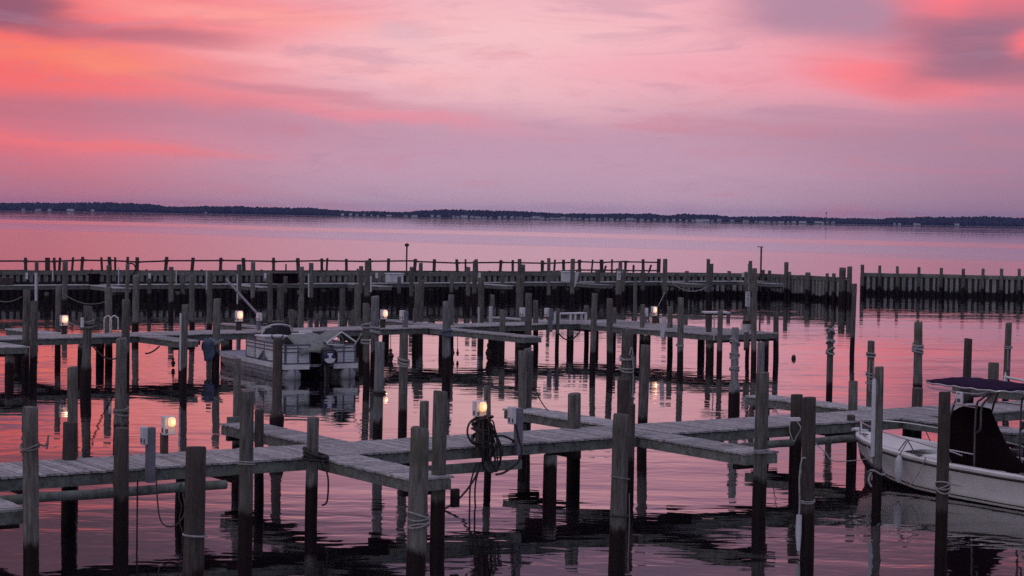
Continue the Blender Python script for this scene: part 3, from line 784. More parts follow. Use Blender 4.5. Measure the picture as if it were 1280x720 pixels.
# chests and bins on the far dock
def chest(D, rect, depth, label, mat, lid=True):
    mb = MB(); c, wu, hh = px_box(mb, BACK, *rect, D, depth)
    o = bevel(mb.build('dock_chest', M[mat], None, c - Vector((0, 0, hh / 2))), .03, 3)
    tag(o, label, 'dock chest', 'chests on the far dock')
    if lid:
        mb = MB(); mb.box(c + Vector((0, 0, hh / 2 + .025)), BACK.u * (wu / 2 + .05), BACK.n * (depth / 2 + .05), Vector((0, 0, .04)))
        bevel(mb.build('lid', M[mat], o), .02, 2)
    return o
chest(128.9, (481.5, 504.5, 342.5, 353), .6, 'pale dock chest with a flat lid below the tall round capped pole', 'alu')
chest(136.0, (701, 713, 340, 352), .5, 'small pale square bin on the far dock near the slanted white paddle', 'alu')
chest(124.5, (340, 372.5, 343, 355), .7, 'long dark chest on the far dock above the pontoon boat', 'maroon')
chest(117.6, (110, 125.5, 343.5, 357), .6, 'dark chest on the far dock near the left ladder hoops', 'maroon')
chest(114.6, (-4, 16.5, 347, 357), .6, 'grey weathered chest at the far left edge of the far dock', 'rail', False)
mb = MB(); a = at_d(722, 340, 131); b = at_d(716.5, 359, 131)
mb.box((a + b) / 2, Vector((.13, 0, .0)), Vector((0, .03, 0)), (a - b) / 2)
tag(mb.build('paddle_board', M['pvc'], None, b), 'slanted white paddle leaning on a far dock pile', 'board')

# white pipes standing along the docks
pipes = [(45, 341, 377, 110, 3.6, 'fat white pipe low at the far left beside a grey pile'), (66, 338, 351, 113, 1.6, 'short thin white pipe at the left of the far dock'), (148.2, 334, 357, 114, 1.3, 'thin white rod on the far dock left of the coiled hose'),
         (220.3, 337, 355, 117, 1.5, 'thin white rod on the far dock above the ladder hoops'), (258.3, 339, 362, 119, 1.6, 'thin white rod beside the twin posts on the far dock'), (296.6, 343, 380, 112, 1.6, 'long white pipe on the far pile above the lamp by the boat bow'),
         (385.8, 342, 371, 118.5, 1.6, 'long white pipe on the far pile above the boat windscreen'), (463.6, 345, 365, 121, 2.0, 'white pipe on the cluster of far piles'), (598.3, 384, 406.5, 90.5, 2.2, 'white pipe on the pale pile behind the middle dock'),
         (613.4, 383, 404.5, 86, 4.6, 'thick white pipe right of the pale pile behind the middle dock'), (423.3, 391, 411, 86, 1.8, 'thin white pipe on the leaning post behind the tent cover'), (694.2, 389, 402.5, 84.2, 1.8, 'white pipe against the short post at the left end of the white bench')]
for px, y0, y1, D, w, lb in pipes:
    a = at_d(px, y0, D); b = at_d(px, y1, D); r = w * D / F / 2
    mb = MB(); mb.tube([b, (a + b) / 2, a], r, 8)
    tag(mb.build('white_pipe', M['pvc'], None, b), lb, 'pipe', 'white pipes along the docks')
mb = MB(); a = at_d(830.3, 396, 79.8); b = at_d(827.5, 422.5, 79.8)
mb.box((a + b) / 2, Vector((.085, -.02, 0)), Vector((.01, .03, 0)), (a - b) / 2)
tag(mb.build('rub_board', M['pvc'], None, b), 'white upright rub board on the edge of the wide pier', 'board')

# white bench, cleaning table, bucket, gauge board
def PXB(mb, x0, x1, y0, y1, D, dp=.06, mi=0): return px_box(mb, MID, x0, x1, y0, y1, D, dp, mi)
bz = at_d(713, 402.5, 86.5)
bench = empty('bench', bz, 'open white bench frame standing on the middle dock', 'bench')
def ray_row(x0, x1, y, D0): return at_d(x0, y, D0), at_d(x1, y, D0)
ba = MID.on_line(695.5, 391, -1.0); s0, _ = MID.st(ba); bb = MID.on_line(730.5, 391, -1.0); s1, _ = MID.st(bb)
ht = .42
mb = MB(); fbox(mb, MID, s0, s1, -1.2, -.8, ZD + ht - .06, ZD + ht); bevel(mb.build('seat', M['white'], bench), .01)
for q in (0, .42, .60, 1):
    s = s0 + .04 + (s1 - s0 - .08) * q
    mb = MB(); fbox(mb, MID, s - .05, s + .05, -.88, -.82, ZD + .004, ZD + ht - .062); mb.build('leg', M['white'], bench)
for q in (0, 1):
    s = s0 + .04 + (s1 - s0 - .08) * q
    mb = MB(); fbox(mb, MID, s - .04, s + .04, -1.18, -1.12, ZD + .004, ZD + ht - .062); mb.build('leg', M['white'], bench)
ta = at_d(879, 390.5, 78.4); tb = at_d(911, 390.5, 78.4); tc = (ta + tb) / 2
tbl = empty('cleaning_table', (tc.x, tc.y, ZD), 'flat white fish cleaning table perched on two piles at the pier end', 'table')
mb = MB(); mb.box(tc, Vector((.53, 0.06, 0)), Vector((-.04, .3, 0)), Vector((0, 0, .035))); bevel(mb.build('table_top', M['white'], tbl), .012)
mb = MB(); mb.box(tc - Vector((.02, .05, .07)), Vector((.42, .03, 0)), Vector((0, .05, 0)), Vector((0, 0, .032))); mb.build('bracket', M['rail'], tbl)
q = at_d(893, 392, 78.2); mb = MB(); mb.tube([(q.x, q.y, ZD - .2), (q.x, q.y, q.z - .04)], .028, 8); mb.build('leg', M['pvc'], tbl)
q = at_d(933, 415, 78.2)
bk = empty('bucket', q, 'pale round bucket with a dark rim on the pier corner post', 'bucket')
mb = MB(); mb.tube([q, q + Vector((0, 0, .33))], [.135, .165], 16); mb.build('bucket_body', M['pvc'], bk)
mb = MB(); mb.tube([q + Vector((0, 0, .335)), q + Vector((0, 0, .47))], [.172, .165], 16); mb.build('rim', M['iron'], bk)
mb = MB(); mb.tube([q - Vector((0, 0, .75)), q - Vector((0, 0, .003))], .10, 10); 
mb.build('stand_post', M['pile'], bk)
mb = MB(); c, wu, hh = PXB(mb, 931.3, 938, 364.5, 383, 77.3, .05)
gb = bevel(mb.build('gauge_board', M['pvc'], None, c - Vector((0, 0, hh / 2))), .01); tag(gb, 'tall white tide board with faint marks hanging beside the tallest pier pile', 'sign')
mb = MB()
for i in range(7): mb.box(c + MID.n * .028 + Vector((0, 0, hh * (-.36 + i * .12))), MID.u * wu * (.28 if i % 2 else .18), MID.n * .003, Vector((0, 0, .010)))
mb.build('scale_marks', M['mark'], gb)
mb = MB(); mb.tube([c + Vector((.03, 0, hh / 2)), at_d(935.6, 330, 77.4)], .03, 6); mb.build('hanger', M['greyrope'], gb)

# ladder hoops
la = at_d(139, 418, 73.2)
lad = empty('dock_ladder', (la.x, la.y, ZD), 'pair of grey tube ladder hoops rising from the middle dock', 'ladder')
for x0, x1 in ((130.3, 139), (137.5, 147.5)):
    a = at_d(x0, 417, 73.2); b = at_d(x1, 417, 73.2); w = (b - a).length
    mb = MB(); zt = at_d(x0, 396, 73.2).z
    mb.tube(smooth_path([a, a + Vector((0, 0, zt - a.z - w * .3)), a.lerp(b, .15) + Vector((0, 0, zt - a.z - .03)), a.lerp(b, .5) + Vector((0, 0, zt - a.z + .04)), a.lerp(b, .85) + Vector((0, 0, zt - a.z - .03)), b + Vector((0, 0, zt - b.z - w * .3)), b]), .028, 8)
    mb.build('hoop', M['steel'], lad)
a = at_d(283, 349.5, 96); b = at_d(321.5, 392, 77.2)
mb = MB(); mb.tube([a, a.lerp(b, .5), b], [.06, .055, .05], 8)
tag(mb.build('boom', M['grey_post'], None, b), 'long pale boom leaning down toward the pontoon boat bow', 'boom')

# slack ropes between far dock piles
def slack(x0, y0, D0, x1, y1, D1, drop, label, mat='greyrope', th=.022):
    mb = MB(); mb.tube(sag(at_d(x0, y0, D0), at_d(x1, y1, D1), drop), th, 6)
    tag(mb.build('slack_rope', M[mat], None, at_d(x0, y0, D0)), label, 'rope', 'slack ropes between far piles')
slack(78, 366, 110, 132, 377, 109, .35, 'slack rope hanging between two far piles above the left lamp')
slack(-6, 374, 105, 27, 371, 100, .2, 'slack rope at the left edge under the far dock')
slack(834, 348, 132, 883, 359, 135, .55, 'slack rope sagging to the twin piles of the far dock', 'rope', .03)
slack(236.5, 348, 108, 261, 358, 110, .1, 'taut short rope on the far dock above the ladder', 'rope')
slack(823, 382, 118, 831, 366, 131, .0, 'thin line dropping from the far pile behind the wide pier', 'rope')
slack(86, 403, 72.5, 101, 408, 62, .03, 'thin line from the left lamp pedestal to the dark footed pile', 'greyrope')
slack(448, 409, 85, 467, 380, 78, .0, 'thin stay line beside the piles right of the pontoon boat', 'rope', .016)
slack(698, 416, 84, 727, 411, 84.5, .4, 'dark cable drooping under the edge of the middle dock', 'black', .03)
slack(116, 432, 61.5, 150, 445, 69, .25, 'dark cable hanging below the middle dock at the left', 'black', .03)
slack(182, 442, 69, 199, 433, 71, .06, 'dark cable under the middle dock corner', 'black', .03)
slack(666, 478, 47, 698, 516, 46.4, .25, 'thin dark mooring line from the double piles to the near dock finger', 'black', .014)
slack(974, 521, 47, 968, 508, 50, .0, 'thin cord by the third finger pier', 'greyrope', .012)
# coil hung on the railing
q, e = rail_pt(164.5, 336)
mb = MB()
for i in range(3):
    mb.tube([q + Vector((math.cos(t) * (.28 + .03 * i), -.15 - .04 * i, math.sin(t) * (.36 + .02 * i))) for t in [k * .2618 for k in range(24)]], .035, 6, closed=True)
tag(mb.build('hose_coil', M['black'], None, q), 'dark coiled hose hung on the bulkhead railing', 'hose')

# wooden blocks hanging under the middle dock
def hang(px, y0, y1, D, w, ytop, label):
    a = at_d(px, y0, D); b = at_d(px, y1, D); h = a.z - b.z; r = w * D / F / 2
    mb = MB(); rings = []
    for q, k in ((0, .35), (.18, .55), (.25, .3), (.55, 1.0), (.78, .6), (.85, .75), (1, .25)):
        rings.append((a.lerp(b, q), r * k))
    mb.tube([p for p, _ in rings], [k for _, k in rings], 8, smooth=False)
    o = mb.build('hanging_block', M['iron'], None, b); tag(o, label, 'block', 'dark blocks hanging under the middle dock')
    mb = MB(); mb.tube([a, at_d(px, ytop, D)], .014, 5); mb.build('cord', M['black'], o)
hang(488.3, 436, 452, 77, 9, 418, 'dark diamond shaped block hanging between two piles right of the pontoon boat')
hang(566.5, 435.5, 444.5, 79, 4, 418, 'small dark block hanging right beside the thick pale pile')
hang(572, 436, 445, 79, 4, 418, 'thin dark block hanging just clear of the thick pale pile')
hang(610.5, 429, 451, 78, 8, 418, 'long dark block hanging under the middle finger pier')
hang(216.5, 447, 459, 72, 6, 432, 'small dark block hanging under the left end of the middle dock')

# ---- black hoses at the near dock
p601 = NEAR.on_line(601, 545, .12)
C0 = Vector((p601.x, p601.y, 0))
def up(du, dn, z): return C0 + NEAR.u * du + NEAR.n * dn + Vector((0, 0, z))
mb = MB()
random.seed(21)
for i in range(7):           # coils hung over a hook, drooping past the deck edge
    cx = random.uniform(-.06, .10); top = 1.75 + random.uniform(-.12, .1); bot = random.uniform(.62, 1.1); w = random.uniform(.10, .21)
    cz = (top + bot) / 2; hz = (top - bot) / 2; sh = random.uniform(.06, .22)
    path = []
    for k in range(22):
        t = 2 * math.pi * k / 22
        wz = .5 - .5 * math.sin(t)         # wider at the bottom
        path.append(up(cx + sh * wz + math.cos(t) * w * (.45 + .55 * wz), .12 + .05 * math.sin(3 * t + i) + .02 * i, cz + math.sin(t) * hz))
    mb.tube(path, random.choice((.016, .019, .022)), 7, closed=True)
mb.tube(smooth_path([up(-.05, .1, 1.86), up(-.34, .12, 1.72), up(-.42, .14, 1.5), up(-.30, .14, 1.3), up(-.05, .16, 1.15), up(.0, .16, .9)]), .022, 7)
mb.tube(smooth_path([up(.05, .16, 1.36), up(.45, .10, 1.40), up(.78, .05, 1.27), up(.86, -.1, 1.22)]), .022, 7)
mb.tube(smooth_path([up(.25, .2, .62), up(.5, .18, .66), up(.82, .18, .86), up(.90, .18, 1.1), up(.86, .12, 1.3), up(.80, .1, 1.6)]), .024, 7)
mb.tube(smooth_path([up(-.1, .18, .9), up(-.3, .22, .55), up(-.7, .25, .18), up(-1.3, .28, -.1)]), .022, 7)
mb.tube(smooth_path([up(-.22, .2, .9), up(-.36, .2, .5), up(-.38, .2, .1), up(-.36, .2, -.2)]), .018, 7)
mb.tube(smooth_path([up(-.12, .2, .9), up(-.24, .2, .5), up(-.25, .2, .1), up(-.2, .2, -.2)]), .018, 7)
for i in range(6):           # tight wraps hiding the post
    z = 1.72 - i * .085; t0 = random.uniform(0, 6)
    mb.tube([up(.02 + math.cos(t) * (.20 + random.uniform(-.02, .03)), .02 + math.sin(t) * .2, z + .10 * math.sin(t + t0)) for t in [k * .3927 for k in range(16)]], .026, 7, closed=True)
tag(mb.build('hose_tangle', M['black'], None, up(0, 0, 1.2)), 'tangle of black hoses hung round the post of the lit pedestal', 'hose')
p, zt, r = NP['p391']
mb = MB()
for i in range(6):
    rr_ = r + .10 + .03 * random.random()
    mb.tube([Vector((p.x + math.cos(t) * (rr_ + .06 * math.cos(t)), p.y + math.sin(t) * rr_, 1.20 + .035 * i - .12 * (i > 3) * .5 - .09 * math.cos(t) * (1 if i % 2 else .3))) for t in [k * .2618 for k in range(24)]], .026, 7, closed=True)
mb.tube(smooth_path([Vector((p.x + .2, p.y - .25, 1.2)), Vector((p.x + .33, p.y - .36, .9)), Vector((p.x + .32, p.y - .36, .45)), Vector((p.x + .22, p.y - .36, .36))]), .018, 6)
tag(mb.build('hose_coil', M['black'], None, (p.x, p.y, 1.2)), 'black hose coiled round the foot of the short pile at the near finger pier', 'hose')
mb = MB(); pts = [(195, 585, 34.7), (196.5, 620, 34.3), (200, 648, 33.9), (209, 658, 33.8), (222, 655, 33.9), (231, 640, 34.2), (229, 620, 34.6), (226, 602, 34.9)]
mb.tube(smooth_path([at_d(*q) for q in pts]), .014, 6)
mb.tube(smooth_path([at_d(*q) for q in [(225, 606, 34.8), (223.5, 622, 34.6), (227, 634, 34.4), (224, 650, 34.2), (228, 668, 34), (226, 690, 33.8)]]), .010, 6)
mb.tube(smooth_path([at_d(*q) for q in [(172, 600, 34.4), (171.5, 640, 34.3), (171, 705, 34.2)]]), .016, 6)
tag(mb.build('hanging_cable', M['black'], None, at_d(195, 585, 34.7)), 'thin black cable looping down to the water from the left end of the near dock', 'cable')
mb = MB(); a = at_d(985, 524, 43.6); b = at_d(1000, 524, 43.4)
mb.box((a + b) / 2, (b - a) / 2, Vector((0, .1, 0)), Vector((0, 0, .035)))
tag(mb.build('step_board', M['pvc'], None, a), 'short pale board nailed to a brown pile by the tall roped pile', 'board')
mb = MB(); mb.tube(smooth_path([at_d(*q) for q in [(988, 527, 43.4), (987, 538, 43.3), (992, 552, 43.2), (996, 545, 43.2), (1001, 535, 43.1), (996, 527, 43.2)]]), .012, 6)
mb.tube(smooth_path([at_d(*q) for q in [(1018, 553, 43), (1032, 566, 42.6), (1042, 576, 42.3), (1075, 575, 41.8), (1092, 571, 41.2)]]), .012, 6)
tag(mb.build('mooring_rope', M['rope'], None, a), 'thin pale bow line slung from the brown piles to the skiff', 'rope')
q = at_d(992, 447.8, 82)
mb = MB(); mb.tube([q + Vector((-.02, 0, -.12)), q + Vector((0, 0, 0)), q + Vector((.01, 0, .10)), q + Vector((.03, 0, .15))], [.05, .10, .08, .02], 10)
tag(mb.build('float', M['black'], None, q), 'tiny dark float alone on the open pink water', 'float')

# ------------------------------------------------------------------ pontoon boat
PF = Frame(-6.75, 68.2, R(28.0))       # stern centre; u runs to starboard, n aft
def pb(x, y, z): return PF.P(-y * 1.1, -x, z)     # x toward the bow, y to port
pon = empty('pontoon_boat', pb(3.6, 0, 0), 'grey pontoon boat with pale fence panels and a dark outboard motor', 'boat')
def lbox(mb, fn, x0, x1, y0, y1, z0, z1, mi=0):
    c = [(x0, y0), (x1, y0), (x1, y1), (x0, y1)]
    p = [fn(a, b, z0) for a, b in c] + [fn(a, b, z1) for a, b in c]
    # local frame (x fwd, y port) is right handed seen from above
    mb.hexa(p, mi)
L = 7.6
for y in (-.95, .95):
    mb = MB(); mb.tube([pb(x, y, z) for x, z in ((-.16, .13), (-.13, .13), (-.08, .13), (.0, .13), (L - 1.3, .13), (L - .7, .17), (L - .25, .25), (L, .34))], [.05, .15, .235, .285, .285, .23, .13, .03], 20)
    f = mb.build('pontoon', M['float'], pon)
    mb = MB(); mb.box(pb(-.10, y, .13), PF.u * .012, PF.n * .075, Vector((0, 0, .24))); mb.box(pb(2.2, y + (.29 if y > 0 else -.29), .17), PF.u * .012, PF.n * 2.0, Vector((0, 0, .02)))
    mb.build('seam', M['alu_dark'], f)
mb = MB(); lbox(mb, pb, .05, L, -1.27, 1.27, .43, .52); bevel(mb.build('deck', M['carpet'], pon), .01)
for y in (-1.285, 1.285):
    mb = MB(); lbox(mb, pb, .0, L, y - .012, y + .012, .36, .535); mb.build('deck_trim', M['alu'], pon)
for y0, y1 in ((-1.27, -.42), (.42, 1.27)):
    mb = MB(); lbox(mb, pb, -.05, .048, y0, y1, .36, .53); mb.build('deck_trim', M['white'], pon)
mb = MB(); lbox(mb, pb, .3, L - .8, -1.22, 1.22, .33, .428); mb.build('under_frame', M['hull_bottom'], pon)
mb = MB(); lbox(mb, pb, .4, L - .9, 1.20, 1.25, .16, .36);  mb.build('side_skirt', M['float'], pon)

def fence(p0, p1, z0, z1, n_post):
    """one fence run: ribbed skin, three rails and uprights"""
    a = Vector((*p0, 0)); b = Vector((*p1, 0)); d = b - a; Ln = d.length; d.normalize(); q = Vector((-d.y, d.x, 0))
    def W(u, v, z): c = a + d * u + q * v; return pb(c.x, c.y, z)
    def bx(mb, u0, u1, v0, v1, za, zb): 
        c = [(u0, v0), (u1, v0), (u1, v1), (u0, v1)]
        mb.hexa([W(*k, za) for k in c] + [W(*k, zb) for k in c])
    mb = MB(); nb = 6
    for i in range(nb):
        h = (z1 - z0) / nb
        bx(mb, .015, Ln - .015, -.008 - (.006 if i % 2 else 0), .008 + (.006 if i % 2 else 0), z0 + i * h + .003, z0 + (i + 1) * h - .003)
    pn = mb.build('fence_panel', M['alu'], pon)
    mb = MB()
    for z, hh in ((z0 - .012, .03), (z0 + (z1 - z0) * .62, .022), (z0 + (z1 - z0) * .84, .022), (z1 + .012, .03)): bx(mb, 0, Ln, -.024, .024, z - hh, z + hh)
    mb.build('fence_rail', M['alu_dark'], pn)
    for i in range(n_post):
        mb = MB(); u = .02 + (Ln - .04) * i / (n_post - 1); bx(mb, u - .02, u + .02, -.029, .029, z0 - .04, z1 + .04)
        mb.build('fence_upright', M['alu_dark'], pn)
FZ0, FZ1 = .57, 1.20
fence((.06, 1.22), (.06, .36), FZ0, FZ1, 3)
fence((.06, -.40), (.06, -1.22), FZ0, FZ1, 3)
fence((1.15, 1.22), (4.0, 1.22), FZ0, FZ1, 4)
fence((.06, 1.22), (.9, 1.22), FZ0, FZ1, 2)
fence((4.0, -1.22), (.06, -1.22), FZ0, FZ1, 5)
fence((4.0, 1.22), (4.0, .4), FZ0, FZ1, 2)
fence((4.0, -.4), (4.0, -1.22), FZ0, FZ1, 2)
mb = MB(); lbox(mb, pb, .12, .40, -.39, .35, .53, 1.0); bevel(mb.build('motor_well', M['maroon'], pon), .03)
# helm console with windscreen and wheel
mb = MB(); lbox(mb, pb, 2.7, 3.5, .25, 1.05, .52, 1.32); hc = bevel(mb.build('helm_console', M['white'], pon), .05, 3)
mb = MB(); lbox(mb, pb, 2.62, 3.55, .2, 1.1, 1.32, 1.39); bevel(mb.build('console_top', M['white'], hc), .02)
mb = MB(); mb.tube(smooth_path([pb(3.5, -.25, 1.35), pb(3.45, -.2, 1.62), pb(3.4, .1, 1.74), pb(3.4, .5, 1.74), pb(3.45, .8, 1.6), pb(3.5, .85, 1.37)]), .03, 6)
mb.build('windscreen_frame', M['steel'], hc)
mb = MB(); mb.add([pb(3.5, -.22, 1.36), pb(3.5, .82, 1.36), pb(3.44, .74, 1.6), pb(3.4, .3, 1.72), pb(3.44, -.15, 1.6)], [(0, 1, 2, 3, 4)]); mb.build('windscreen', M['glass'], hc)
mb = MB(); mb.tube([pb(2.55 - .08 * math.sin(t), .62 + .2 * math.cos(t), 1.42 + .19 * math.sin(t)) for t in [k * .3142 for k in range(20)]], .022, 6, closed=True); mb.build('wheel', M['hull_bottom'], hc)
# chairs and seats
def seat(x, y, w, mat, nm='chair'):
    mb = MB(); lbox(mb, pb, x, x + .5, y - w / 2, y + w / 2, .90, 1.03); s = bevel(mb.build(nm, M[mat], pon), .05, 3)
    mb = MB(); lbox(mb, pb, x - .09, x - .005, y - w / 2, y + w / 2, .95, 1.52); bevel(mb.build('backrest', M[mat], s), .04, 3)
    mb = MB(); mb.tube([pb(x + .25, y, .52), pb(x + .25, y, .9)], .05, 8); mb.build('pedestal', M['steel'], s)
seat(2.0, .1, .5, 'white')
seat(3.2, -.6, .5, 'white')
# grey canvas cover humped over the stern lounge, sliding down to the motor
secs = []
for i, (x, zc) in enumerate(((1.9, 1.08), (1.75, 1.40), (1.3, 1.52), (.8, 1.42), (.3, 1.24), (-.06, 1.08), (-.12, .95))):
    secs.append([pb(x + .03 * math.sin(3 * y + i), y * 1.0 + .12, zc - .5 * abs(y) ** 3 + .03 * math.sin(7 * y + i * 2)) for y in [-.62 + k * .155 for k in range(9)]])
mb = MB(); mb.loft(secs)
cv = mb.build('canvas_cover', M['greycloth'], pon); m = cv.modifiers.new('cloth', 'SOLIDIFY'); m.thickness = .03
mb = MB(); mb.tube([pb(1.0, .62, 1.28), pb(.3, .15, 1.28), pb(-.16, -.45, .99)], .035, 8); mb.build('cover_pole', M['hull_bottom'], cv)
# folded canopy: low A frame facing aft at the starboard corner
mb = MB()
ap0, ap1 = pb(.05, -.72, 1.66), pb(1.4, -.72, 1.60)
l0, l1, r0_, r1_ = pb(.05, -.20, 1.27), pb(1.4, -.20, 1.27), pb(.05, -1.26, 1.27), pb(1.4, -1.26, 1.27)
mb.add([l0, l1, ap1, ap0], [(0, 1, 2, 3)]); mb.add([ap0, ap1, r1_, r0_], [(0, 1, 2, 3)])
cn = mb.build('folded_canopy', M['greycloth'], pon); m = cn.modifiers.new('cloth', 'SOLIDIFY'); m.thickness = .04
mb = MB(); mb.tube([l0, ap0, r0_], .035, 8); mb.tube([l0 + Vector((0, 0, -.03)), pb(-.02, -.5, 1.2), pb(.02, -.8, 1.19)], .03, 6); mb.build('canopy_frame', M['white'], cn)
mb = MB(); mb.tube(smooth_path([pb(.0, -.52, 1.24), pb(-.02, -.58, 1.42), pb(.0, -.66, 1.54), pb(0, -.74, 1.42), pb(-.02, -.76, 1.22)]), .018, 6); mb.build('strap', M['greyrope'], cn)
# outboard
mb = MB()
prof = [(.0, .30), (.06, .36), (.16, .40), (.36, .42), (.52, .38), (.62, .28), (.66, .08)]
secs = []
for dz, k in prof:
    secs.append([pb(-.22 - .26 * math.cos(t) * (k / .42) - .03, -.10 + .21 * math.sin(t) * (k / .42), .52 + dz) for t in [i * 2 * math.pi / 16 for i in range(16)]])
mb.loft(secs, closed=True); mb.add(secs[-1], [tuple(range(16))])
ob = mb.build('outboard_motor', M['engine'], pon)
mb = MB(); mb.tube([pb(-.2, -.1, .54), pb(-.2, -.1, .1), pb(-.22, -.1, -.5)], [.13, .10, .08], 10); lbox(mb, pb, -.12, .04, -.25, .05, .1, .5); mb.build('motor_leg', M['engine'], ob)
# round badge: white disc with a blue bar and white centre
mb = MB()
def disc(y, z, r, x, k0=0, k1=24, n=24): 
    c = pb(x, y, z); mb.add([c] + [pb(x, y + r * math.cos(2 * math.pi * i / n), z + r * math.sin(2 * math.pi * i / n)) for i in range(k0, k1 + 1)], [(0, i + 1, i + 2) for i in range(k1 - k0)])
mb.tube([pb(-.52, -.1, .80), pb(-.545, -.1, .80)], [.235, .22], 24); bd = mb.build('badge', M['engine_blue'], ob)
mb = MB(); disc(-.1, .80, .20, -.549, 13, 23); 
lbox(mb, pb, -.556, -.550, -.19, -.01, .885, .955); lbox(mb, pb, -.557, -.551, -.145, -.055, .745, .885); mb.build('emblem', M['white'], bd)
lbox_m = MB(); lbox(lbox_m, pb, -.40, -.3, -.42, -.36, .62, .98); lbox_m.build('motor_handle', M['iron'], ob)
# anchor and fishing gear seen over the side
mb = MB(); mb.tube([pb(2.6, 1.27, .56), pb(2.2, 1.28, .80), pb(1.8, 1.27, .62)], .03, 6); mb.tube([pb(2.3, 1.28, .58), pb(2.1, 1.28, .88)], .03, 6)
mb.build('anchor', M['alu_dark'], pon)

# blue tarp bundle on the bow pile, pile for it is part of the middle dock
p, zt, r = MPG[271.5]
mb = MB(); secs = []
random.seed(5)
for i, (z, k) in enumerate(((1.18, .15), (1.14, .34), (1.0, .38), (.82, .28), (.65, .24), (.45, .18), (.38, .05))):
    secs.append([Vector((p.x - .26 + .05 * math.sin(i * 1.9) + k * .72 * (1 + .28 * math.sin(3 * t + i * .8) + .16 * math.sin(7 * t + 2 * i)) * math.cos(t), p.y - .22 + k * .5 * (1 + .25 * math.sin(5 * t + i)) * math.sin(t), z + .06 * math.sin(4 * t + i))) for t in [j * 2 * math.pi / 18 for j in range(18)]])
mb.loft(secs[::-1], closed=True); mb.add(secs[0], [tuple(range(18))])
tag(mb.build('tarp_bundle', M['bluecloth'], None, (p.x - .22, p.y - .2, .5)), 'blue and grey cloth bundle draped on the pile at the pontoon boat bow', 'tarp')
mb = MB(); mb.tube(smooth_path([Vector((p.x - .30 + .58 * q, p.y - .25 - .04 * math.sin(6 * q), 1.10 + .07 * math.sin(8 * q))) for q in (0, .2, .4, .6, .8, 1)]), [.03 + .06 * math.sin(.2 + i * .09) * (1 + .3 * math.sin(i * 1.3)) for i in range(31)], 8)
tag(mb.build('tarp_roll', M['greycloth'], None, (p.x, p.y, 1.4)), 'pale grey cloth roll tied over the blue bundle at the boat bow', 'cloth')

# ------------------------------------------------------------------ white skiff with a canvas top
KX, KT = 9.55, 7.3
def kb(x, y, z): return NEAR.P(KX - y, KT - x, z)
sk = empty('motor_skiff', kb(3.4, 0, 0), 'white centre console skiff with a purple canvas top moored at the lower right', 'boat')
ST = [  # x, gunwale half beam, gunwale z, chine half beam, chine z, keel z
    (0.0, 1.12, .72, .96, .02, -.30), (1.5, 1.16, .72, .98, .02, -.30), (3.0, 1.18, .75, .95, .03, -.30), (4.2, 1.10, .80, .84, .06, -.28),
    (5.2, .94, .87, .60, .14, -.22), (6.0, .66, .93, .30, .28, -.08), (6.5, .38, .97, .12, .45, .14), (6.72, .18, .99, .05, .60, .40), (6.82, .03, 1.0, .012, .80, .72)]
def section(x, b, zg, c, zc, zk, side):
    pts = [(b, zg), (b * .985 + .0, zg - .075)]
    for q in (.25, .5, .75):
        bb = b + (c - b) * (q ** .8 if False else q) - .05 * math.sin(math.pi * q) * min(1, b); pts.append((bb, zg - .075 + (zc - zg + .075) * q))
    pts += [(c, zc), (c * .55, zc + (zk - zc) * .55), (0.0, zk)]
    return [(y * side, z) for y, z in pts]
for side, nm in ((1, 'hull_side'), (-1, 'hull_side')):
    mb = MB(); secs = []
    for s in ST: secs.append([kb(s[0], y, z) for y, z in section(*s, side)])
    mb.loft(secs, mis=[0, 0, 0, 0, 0, 1, 1])
    if side < 0: mb.f = [tuple(reversed(f)) for f in mb.f]
    mb.build(nm, [M['gelcoat'], M['hull_bottom']], sk)
for side in (1, -1):       # dark rub rail below the gunwale and a fine stripe above the waterline
    mb = MB(); mb.tube([kb(s[0], (s[1] + .012) * side, s[2] - .085) for s in ST], .028, 8); mb.build('rub_rail', M['dark_rub'], sk)
    mb = MB(); path = []
    for s in ST[:7]:
        sec = section(*s, side); (y, z) = sec[4]; (y2, z2) = sec[5]
        path.append(kb(s[0], (y * .4 + y2 * .6) + .008 * side, z * .4 + z2 * .6))
    mb.tube(path, .013, 6); mb.build('stripe', M['dark_rub'], sk)
# transom
mb = MB(); sec = section(*ST[0], 1); ring = [kb(0, y, z) for y, z in sec] + [kb(0, -y, z) for y, z in reversed(sec[:-1])]
mb.add(ring, [tuple(range(len(ring)))]); mb.build('transom', M['gelcoat'], sk)
# gunwale cap, inner liner and floor
capw = .17
def inner(s): return max(0.0, s[1] - capw)
mb = MB(); secs = []
for s in ST[:8]:
    b = s[1]; i = inner(s)
    secs.append([kb(s[0], y, z) for y, z in ((b, s[2]), (b - .02, s[2] + .025), (i + .01, s[2] + .03), (i, s[2] - .01), (i, max(.30, min(.66, .3 + (s[0] - 3.3) * .4))), (0, max(.30, min(.66, .3 + (s[0] - 3.3) * .4))),
                (-i, max(.30, min(.66, .3 + (s[0] - 3.3) * .4))), (-i, s[2] - .01), (-i - .01, s[2] + .03), (-b + .02, s[2] + .025), (-b, s[2]))])
s = ST[8]; secs.append([kb(6.82, y, 1.0 + .02) for y in (.03, .02, .01, .005, .002, 0, -.002, -.005, -.01, -.02, -.03)])
mb.loft(secs); mb.build('deck_liner', M['gelcoat'], sk)
# raised foredeck
mb = MB(); secs = []
for x, b, z in ((5.0, .70, .74), (5.6, .62, .86), (6.2, .36, .955), (6.6, .17, 1.0), (6.8, .03, 1.03)):
    secs.append([kb(x, y * b, z + .045 * (1 - y * y)) for y in (-1, -.6, -.2, .2, .6, 1)])
mb.loft(secs); mb.build('foredeck', M['gelcoat'], sk)
